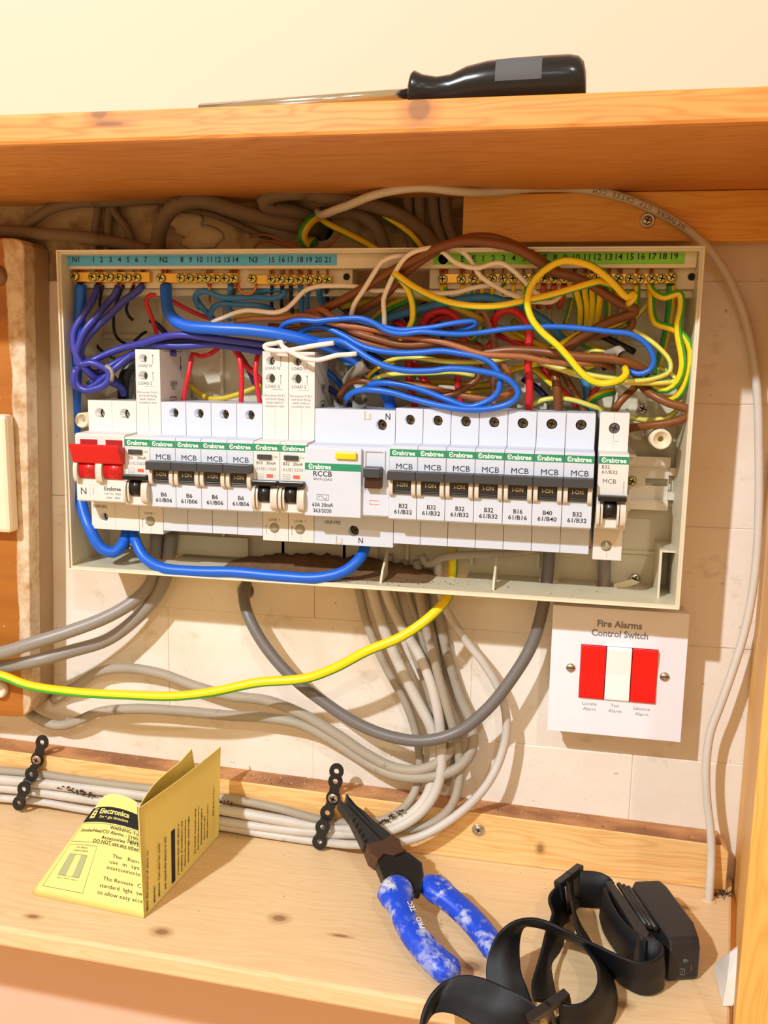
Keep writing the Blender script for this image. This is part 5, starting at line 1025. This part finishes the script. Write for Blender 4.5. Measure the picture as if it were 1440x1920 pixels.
# ================================================================== head torch
ht = thing('head_torch', PS(1240, 1800), 'black head torch with a tangled elastic strap on the lower shelf', 'torch')
hb = plain('black_torch_body', (34, 34, 36), .45); sm_ = plain('black_elastic', (17, 19, 26), .55, var=.3, scale=400); sm_.node_tree.nodes['Principled BSDF'].inputs['Specular IOR Level'].default_value = .35
def hp(pts, h): return [PS(x, y, h) for x, y in pts]
top = hp([(1184, 1666), (1190, 1653), (1236, 1651), (1250, 1663), (1300, 1730), (1311, 1762), (1256, 1766)], 25)
def shrink(r, k, dz): c = sum(r, Vector())/len(r); return [c+(p-c)*k+Vector((0, 0, dz)) for p in r]
out = shrink(top, 1.05, -5)
mb = MB().loft([shrink(out, .97, -19.5), shrink(out, 1.0, -17), out, shrink(top, 1.0, 0), shrink(top, .93, 1.0)], 0, False); obj('lamp_body', mb, hb, ht, bev=1.2)
a, b_ = PS(1245, 1840, 8), PS(1305, 1836, 8); 
fn = Vector((.02, -1, .08)).normalized(); fc = (out[6]+out[5])/2
def sym(x, z): return out[6].lerp(out[5], x)+Vector((0, -.25, z))
mb = MB()
for r in (.8, 1.6, 2.4): mb.tube([sym(.52, -7.6)+Vector((r*math.sin(t), 0, r*math.cos(t))) for t in [-.9+1.8*i/8 for i in range(9)]], .16, 5)
q = sym(.46, -13); 
for x0, z0, x1, z1 in ((-1.1, -1.8, 1.1, -1.8), (1.1, -1.8, 1.1, 1.8), (1.1, 1.8, -1.1, 1.8), (-1.1, 1.8, -1.1, -1.8), (-.1, -.9, .1, .9)): mb.tube([q+Vector((x0, 0, z0)), q+Vector((x1, 0, z1))], .16, 5)
obj('battery_symbols', mb, M['lgink'], ht); mb = MB(); q = sym(.74, -10.6); mb.box(q.x-.5, q.x+.5, -q.y-.1, -q.y+.25, q.z-2, q.z+2); obj('indicator', mb, plain('dark_bronze_indicator', (70, 60, 40), .4), ht)
br = hp([(1134, 1652), (1148, 1650), (1218, 1748), (1212, 1762), (1200, 1760)], 27)
mb = MB().loft([[Vector((p.x, p.y, shz(p.x)+1.2)) for p in br], br], 0, False); obj('hinge_bracket', mb, hb, ht, bev=.8)
mb = MB()
for k in range(3):
    p0, p1 = PS(1160+k*9, 1658+k*3, 26+k*.2), PS(1212+k*9, 1735+k*3, 26+k*.2); mb.tube([p0, p1], 1.5, 8)
    mb.tube([p0+Vector((0, 0, -8)), p1+Vector((0, 0, -8))], 1.5, 8)
obj('hinge_rib', mb, hb, ht)
def strap(st, label=None, th=1.5, ridges=True):
    """st: pairs of edge pixels with their height over the shelf"""
    A = [PS(a[0], a[1], a[2]) for a, b_ in st]; B = [PS(b_[0], b_[1], b_[2]+.9) for a, b_ in st]
    def res(pts, n):
        fine = spline(pts, 1.2); L = [0]
        # resample so that both edges keep step with the stations
        out = []; k = (n-1)/(len(pts)-1)
        for q in range(n):
            f = q/k; i = min(int(f), len(pts)-2); t = f-i
            p0 = pts[max(i-1, 0)]; p1 = pts[i]; p2 = pts[i+1]; p3 = pts[min(i+2, len(pts)-1)]
            out.append(.5*((2*p1)+(p2-p0)*t+(2*p0-5*p1+4*p2-p3)*t*t+(3*p1-p0-3*p2+p3)*t**3))
        return out
    n = 6*(len(st)-1)+1; A, B = res(A, n), res(B, n); mb = MB(); rings = []
    prof = [(0, -.5), (0, .5), (.04, .62), (.3, .62), (.36, .9), (.64, .9), (.7, .62), (.96, .62), (1, .5), (1, -.5)]
    for i in range(n):
        t = ((A[min(i+1, n-1)]-A[max(i-1, 0)])+(B[min(i+1, n-1)]-B[max(i-1, 0)])).normalized(); w_ = B[i]-A[i]; nr = t.cross(w_).normalized()
        rings.append([A[i]+w_*u+nr*(h*th) for u, h in prof])
    return obj('strap', mb.loft(rings, 0, True), sm_, ht, label=label)
strap([((1088,1633,27),(1086,1700,1)), ((1108,1634,27),(1105,1701,1)), ((1126,1637,27),(1124,1702,1)), ((1142,1646,27),(1138,1700,1)), ((1150,1656,27),(1150,1704,1))], 'short strap between back buckle and lamp bracket')
strap([((1133,1664,27),(1125,1718,1)), ((1142,1684,27),(1132,1745,1)), ((1156,1711,27),(1146,1770,1)), ((1178,1738,27),(1166,1796,1)), ((1200,1753,27),(1192,1822,1)), ((1212,1764,27),(1210,1840,1))], 'forehead strap along the lamp bracket')
strap([((1212,1757,28),(1210,1835,2)), ((1226,1760,28),(1226,1842,1)), ((1241,1773,28),(1242,1848,1)), ((1240,1790,28),(1239,1856,1)), ((1222,1802,28),(1220,1864,1)), ((1196,1804,28),(1194,1861,1)), ((1160,1792,29),(1160,1841,2)), ((1125,1776,31),(1128,1807,7)), ((1092,1760,34),(1096,1780,16)), ((1055,1742,37),(1058,1758,24)), ((1025,1728,38),(1025,1743,30)), ((998,1722,38),(1000,1737,31)), ((968,1727,37),(985,1736,27)), ((944,1742,33),(976,1750,22)), ((926,1765,26),(973,1779,18)), ((914,1798,17),(977,1822,12)), ((911,1830,10),(988,1852,7)), ((918,1856,5),(998,1880,3))], 'long strap arching up and over to the left')
strap([((1046,1660,26),(1066,1726,1)), ((1032,1676,26),(1058,1732,1)), ((1030,1692,25),(1054,1738,1)), ((1036,1710,24),(1056,1746,2)), ((1033,1724,23),(1057,1760,3)), ((1024,1748,21),(1049,1784,4)), ((1017,1778,19),(1033,1808,6)), ((1007,1813,19),(1035,1834,3)), ((998,1846,20),(1040,1858,3)), ((1002,1876,22),(1046,1884,4))], 'strap running down from the back buckle')
strap([((1062,1651,28),(1072,1700,2)), ((1069,1680,28),(1078,1725,2)), ((1075,1716,28),(1089,1738,6)), ((1084,1752,28),(1108,1766,8)), ((1103,1785,28),(1134,1808,6)), ((1119,1812,28),(1150,1840,2)), ((1122,1842,28),(1156,1878,0)), ((1111,1866,28),(1146,1918,0)), ((1092,1881,28),(1112,1946,0)), ((1068,1885,28),(1078,1950,1)), ((1048,1879,28),(1052,1940,2))], 'strap looping round the front right')
strap([((1010,1893,30),(1000,1935,6)), ((981,1868,32),(962,1950,10)), ((945,1850,33),(915,1940,12)), ((910,1835,32),(872,1912,14)), ((874,1828,30),(838,1899,12)), ((842,1836,26),(812,1902,8)), ((816,1857,22),(797,1921,5)), ((799,1884,17),(787,1948,2)), ((790,1912,12),(784,1975,-2))], 'big strap loop overhanging the front edge')
def buckle(c4, th, label):
    mb = MB(); n_ = (c4[1]-c4[0]).cross(c4[3]-c4[0]).normalized(); c = sum(c4, Vector())/4
    ins = [c+(p-c)*.62 for p in c4]
    for i in range(4):
        j = (i+1) % 4; mb.prism([c4[i]-n_*th/2, c4[j]-n_*th/2, ins[j]-n_*th/2, ins[i]-n_*th/2], n_*th)
    mb.prism([(c4[0]*.55+c4[1]*.45)-n_*th/2, (c4[0]*.45+c4[1]*.55)-n_*th/2, (c4[3]*.45+c4[2]*.55)-n_*th/2, (c4[3]*.55+c4[2]*.45)-n_*th/2], n_*th)
    return obj('buckle', mb, hb, ht, bev=.5, label=label)
buckle([PS(1044, 1654, 29), PS(1088, 1620, 29), PS(1090, 1690, 2), PS(1052, 1726, 2)], 5, 'back slide buckle')
buckle([PS(990, 1908, 32), PS(1063, 1858, 32), PS(1072, 1905, 2), PS(1004, 1958, 2)], 4.5, 'front slide buckle')

# ================================================================== screwdriver, paper scrap, fluff
TOPZ = 178.9
def PT(px, py, z): 
    v = ray(px, py); return CAM + v*((z-CAM.z)/v.z)
hd = 160; ha, hb_ = P(768, 166, hd), P(1100, 152, hd)
ha.z = TOPZ+8.4; hb_.z = TOPZ+10.2
sd = thing('screwdriver', (ha.x, ha.y, TOPZ), 'long screwdriver with a black handle lying on the upper shelf edge', 'screwdriver')
prof = [(0, 6.0), (.012, 7.6), (.03, 8.2), (.08, 7.2), (.16, 6.6), (.24, 7.0), (.33, 8.6), (.45, 9.6), (.6, 10.0), (.8, 10.2), (.9, 10.2), (.95, 9.8), (.98, 8.6), (.995, 6.2), (1.0, 3)]
mb = MB(); ax_ = (hb_-ha)
rings = []
for t, r in prof:
    c = ha+ax_*t; c.z = TOPZ+.1+r
    rings.append([c+Vector((0, r*math.cos(q), r*math.sin(q))) for q in [6.2832*k/24 for k in range(24)]])
mb.loft(rings); obj('handle', mb, plain('glossy_black_handle', (20, 22, 28), .22), sd)
mb = MB(); rings = []
for t in (.5, .6, .7, .755):
    c = ha+ax_*t; r = 9.85+.35*min(1, (t-.45)/.3)+.12; c.z = TOPZ+.1+r-.1
    rings.append([c+Vector((0, -r*math.cos(q), r*math.sin(q))) for q in [-.25+1.2*k/8 for k in range(9)]])
n0 = len(mb.v); [mb.add(r) for r in rings]
for i in range(3):
    for k in range(8): mb.face([n0+i*9+k, n0+(i+1)*9+k, n0+(i+1)*9+k+1, n0+i*9+k+1], 0, True)
obj('sticker_residue', mb, plain('grey_sticker_residue', (86, 86, 90), .8), sd, label='worn grey sticker patch')
tip = P(375, 206, 160); tip.z = TOPZ+2.7; s0 = ha+Vector((6, 0, 0)); s0.z = TOPZ+6.4
obj('shaft', MB().tube([s0, s0.lerp(tip, .5), tip], 2.6, 14), plain('polished_shaft', (220, 220, 222), .15, 1.0), sd)
random.seed(21)
ws = [(1345,1806,1),(1372,1786,22),(1392,1778,26),(1394,1830,18),(1392,1878,4),(1376,1886,1),(1358,1886,.5),(1350,1850,1),(1342,1822,1),(1366,1838,14)]
pts_ = [PS(x-3, y, h) for x, y, h in ws]
mb = MB(); n = mb.add(pts_); m_ = mb.add([p+Vector((1.5, 4, -1.0)) if p.z > shz(p.x)+2 else p+Vector((1, 1.5, -.3)) for p in pts_])
for i in range(9): mb.face([n+i, n+(i+1) % 9, n+9]); mb.face([m_+(i+1) % 9, m_+i, m_+9]); mb.face([n+i, m_+i, m_+(i+1) % 9, n+(i+1) % 9])
lim = [(444-.175*max(0, -p.y-18))-1.0 for p in mb.v]
for p, l in zip(mb.v, lim): p.x = min(p.x, l-.3)
tag(obj('paper_scrap', mb, dirty('white_scrap', (240, 238, 232), (150, 130, 110), .72, .8)), 'crumpled white scrap against the right side panel', 'scrap')
mb = MB()
for k in range(46):
    c = PS(1352+random.uniform(-14, 20), 1676+random.uniform(-5, 6), .4); d1 = Vector((random.uniform(-1, 1), random.uniform(-1, .3), random.uniform(0, 1.0)))*3.2
    p = [c, c+d1*.6+Vector((0, 0, .6)), c+d1+Vector((random.uniform(-1, 1), 0, random.uniform(-.6, 1)))]
    for v_ in p: v_.x = min(v_.x, 441); v_.y = min(v_.y, -20.8)
    mb.tube(p, .22, 4)
tag(obj('fluff', mb, M['soil']), 'tuft of dark fluff beside the network cable hole in the corner', 'fluff', kind='stuff')
q = PS(1329, 1688); mb = MB(); mb.lathe(q+Vector((0, 0, .05)), (0, 0, 1), [(2.7, 0), (4.6, 0), (4.4, .35), (2.8, .5)], 16, caps=False); tag(obj('splinter_ring', mb, M['pine_low'], cup), kind='stuff')
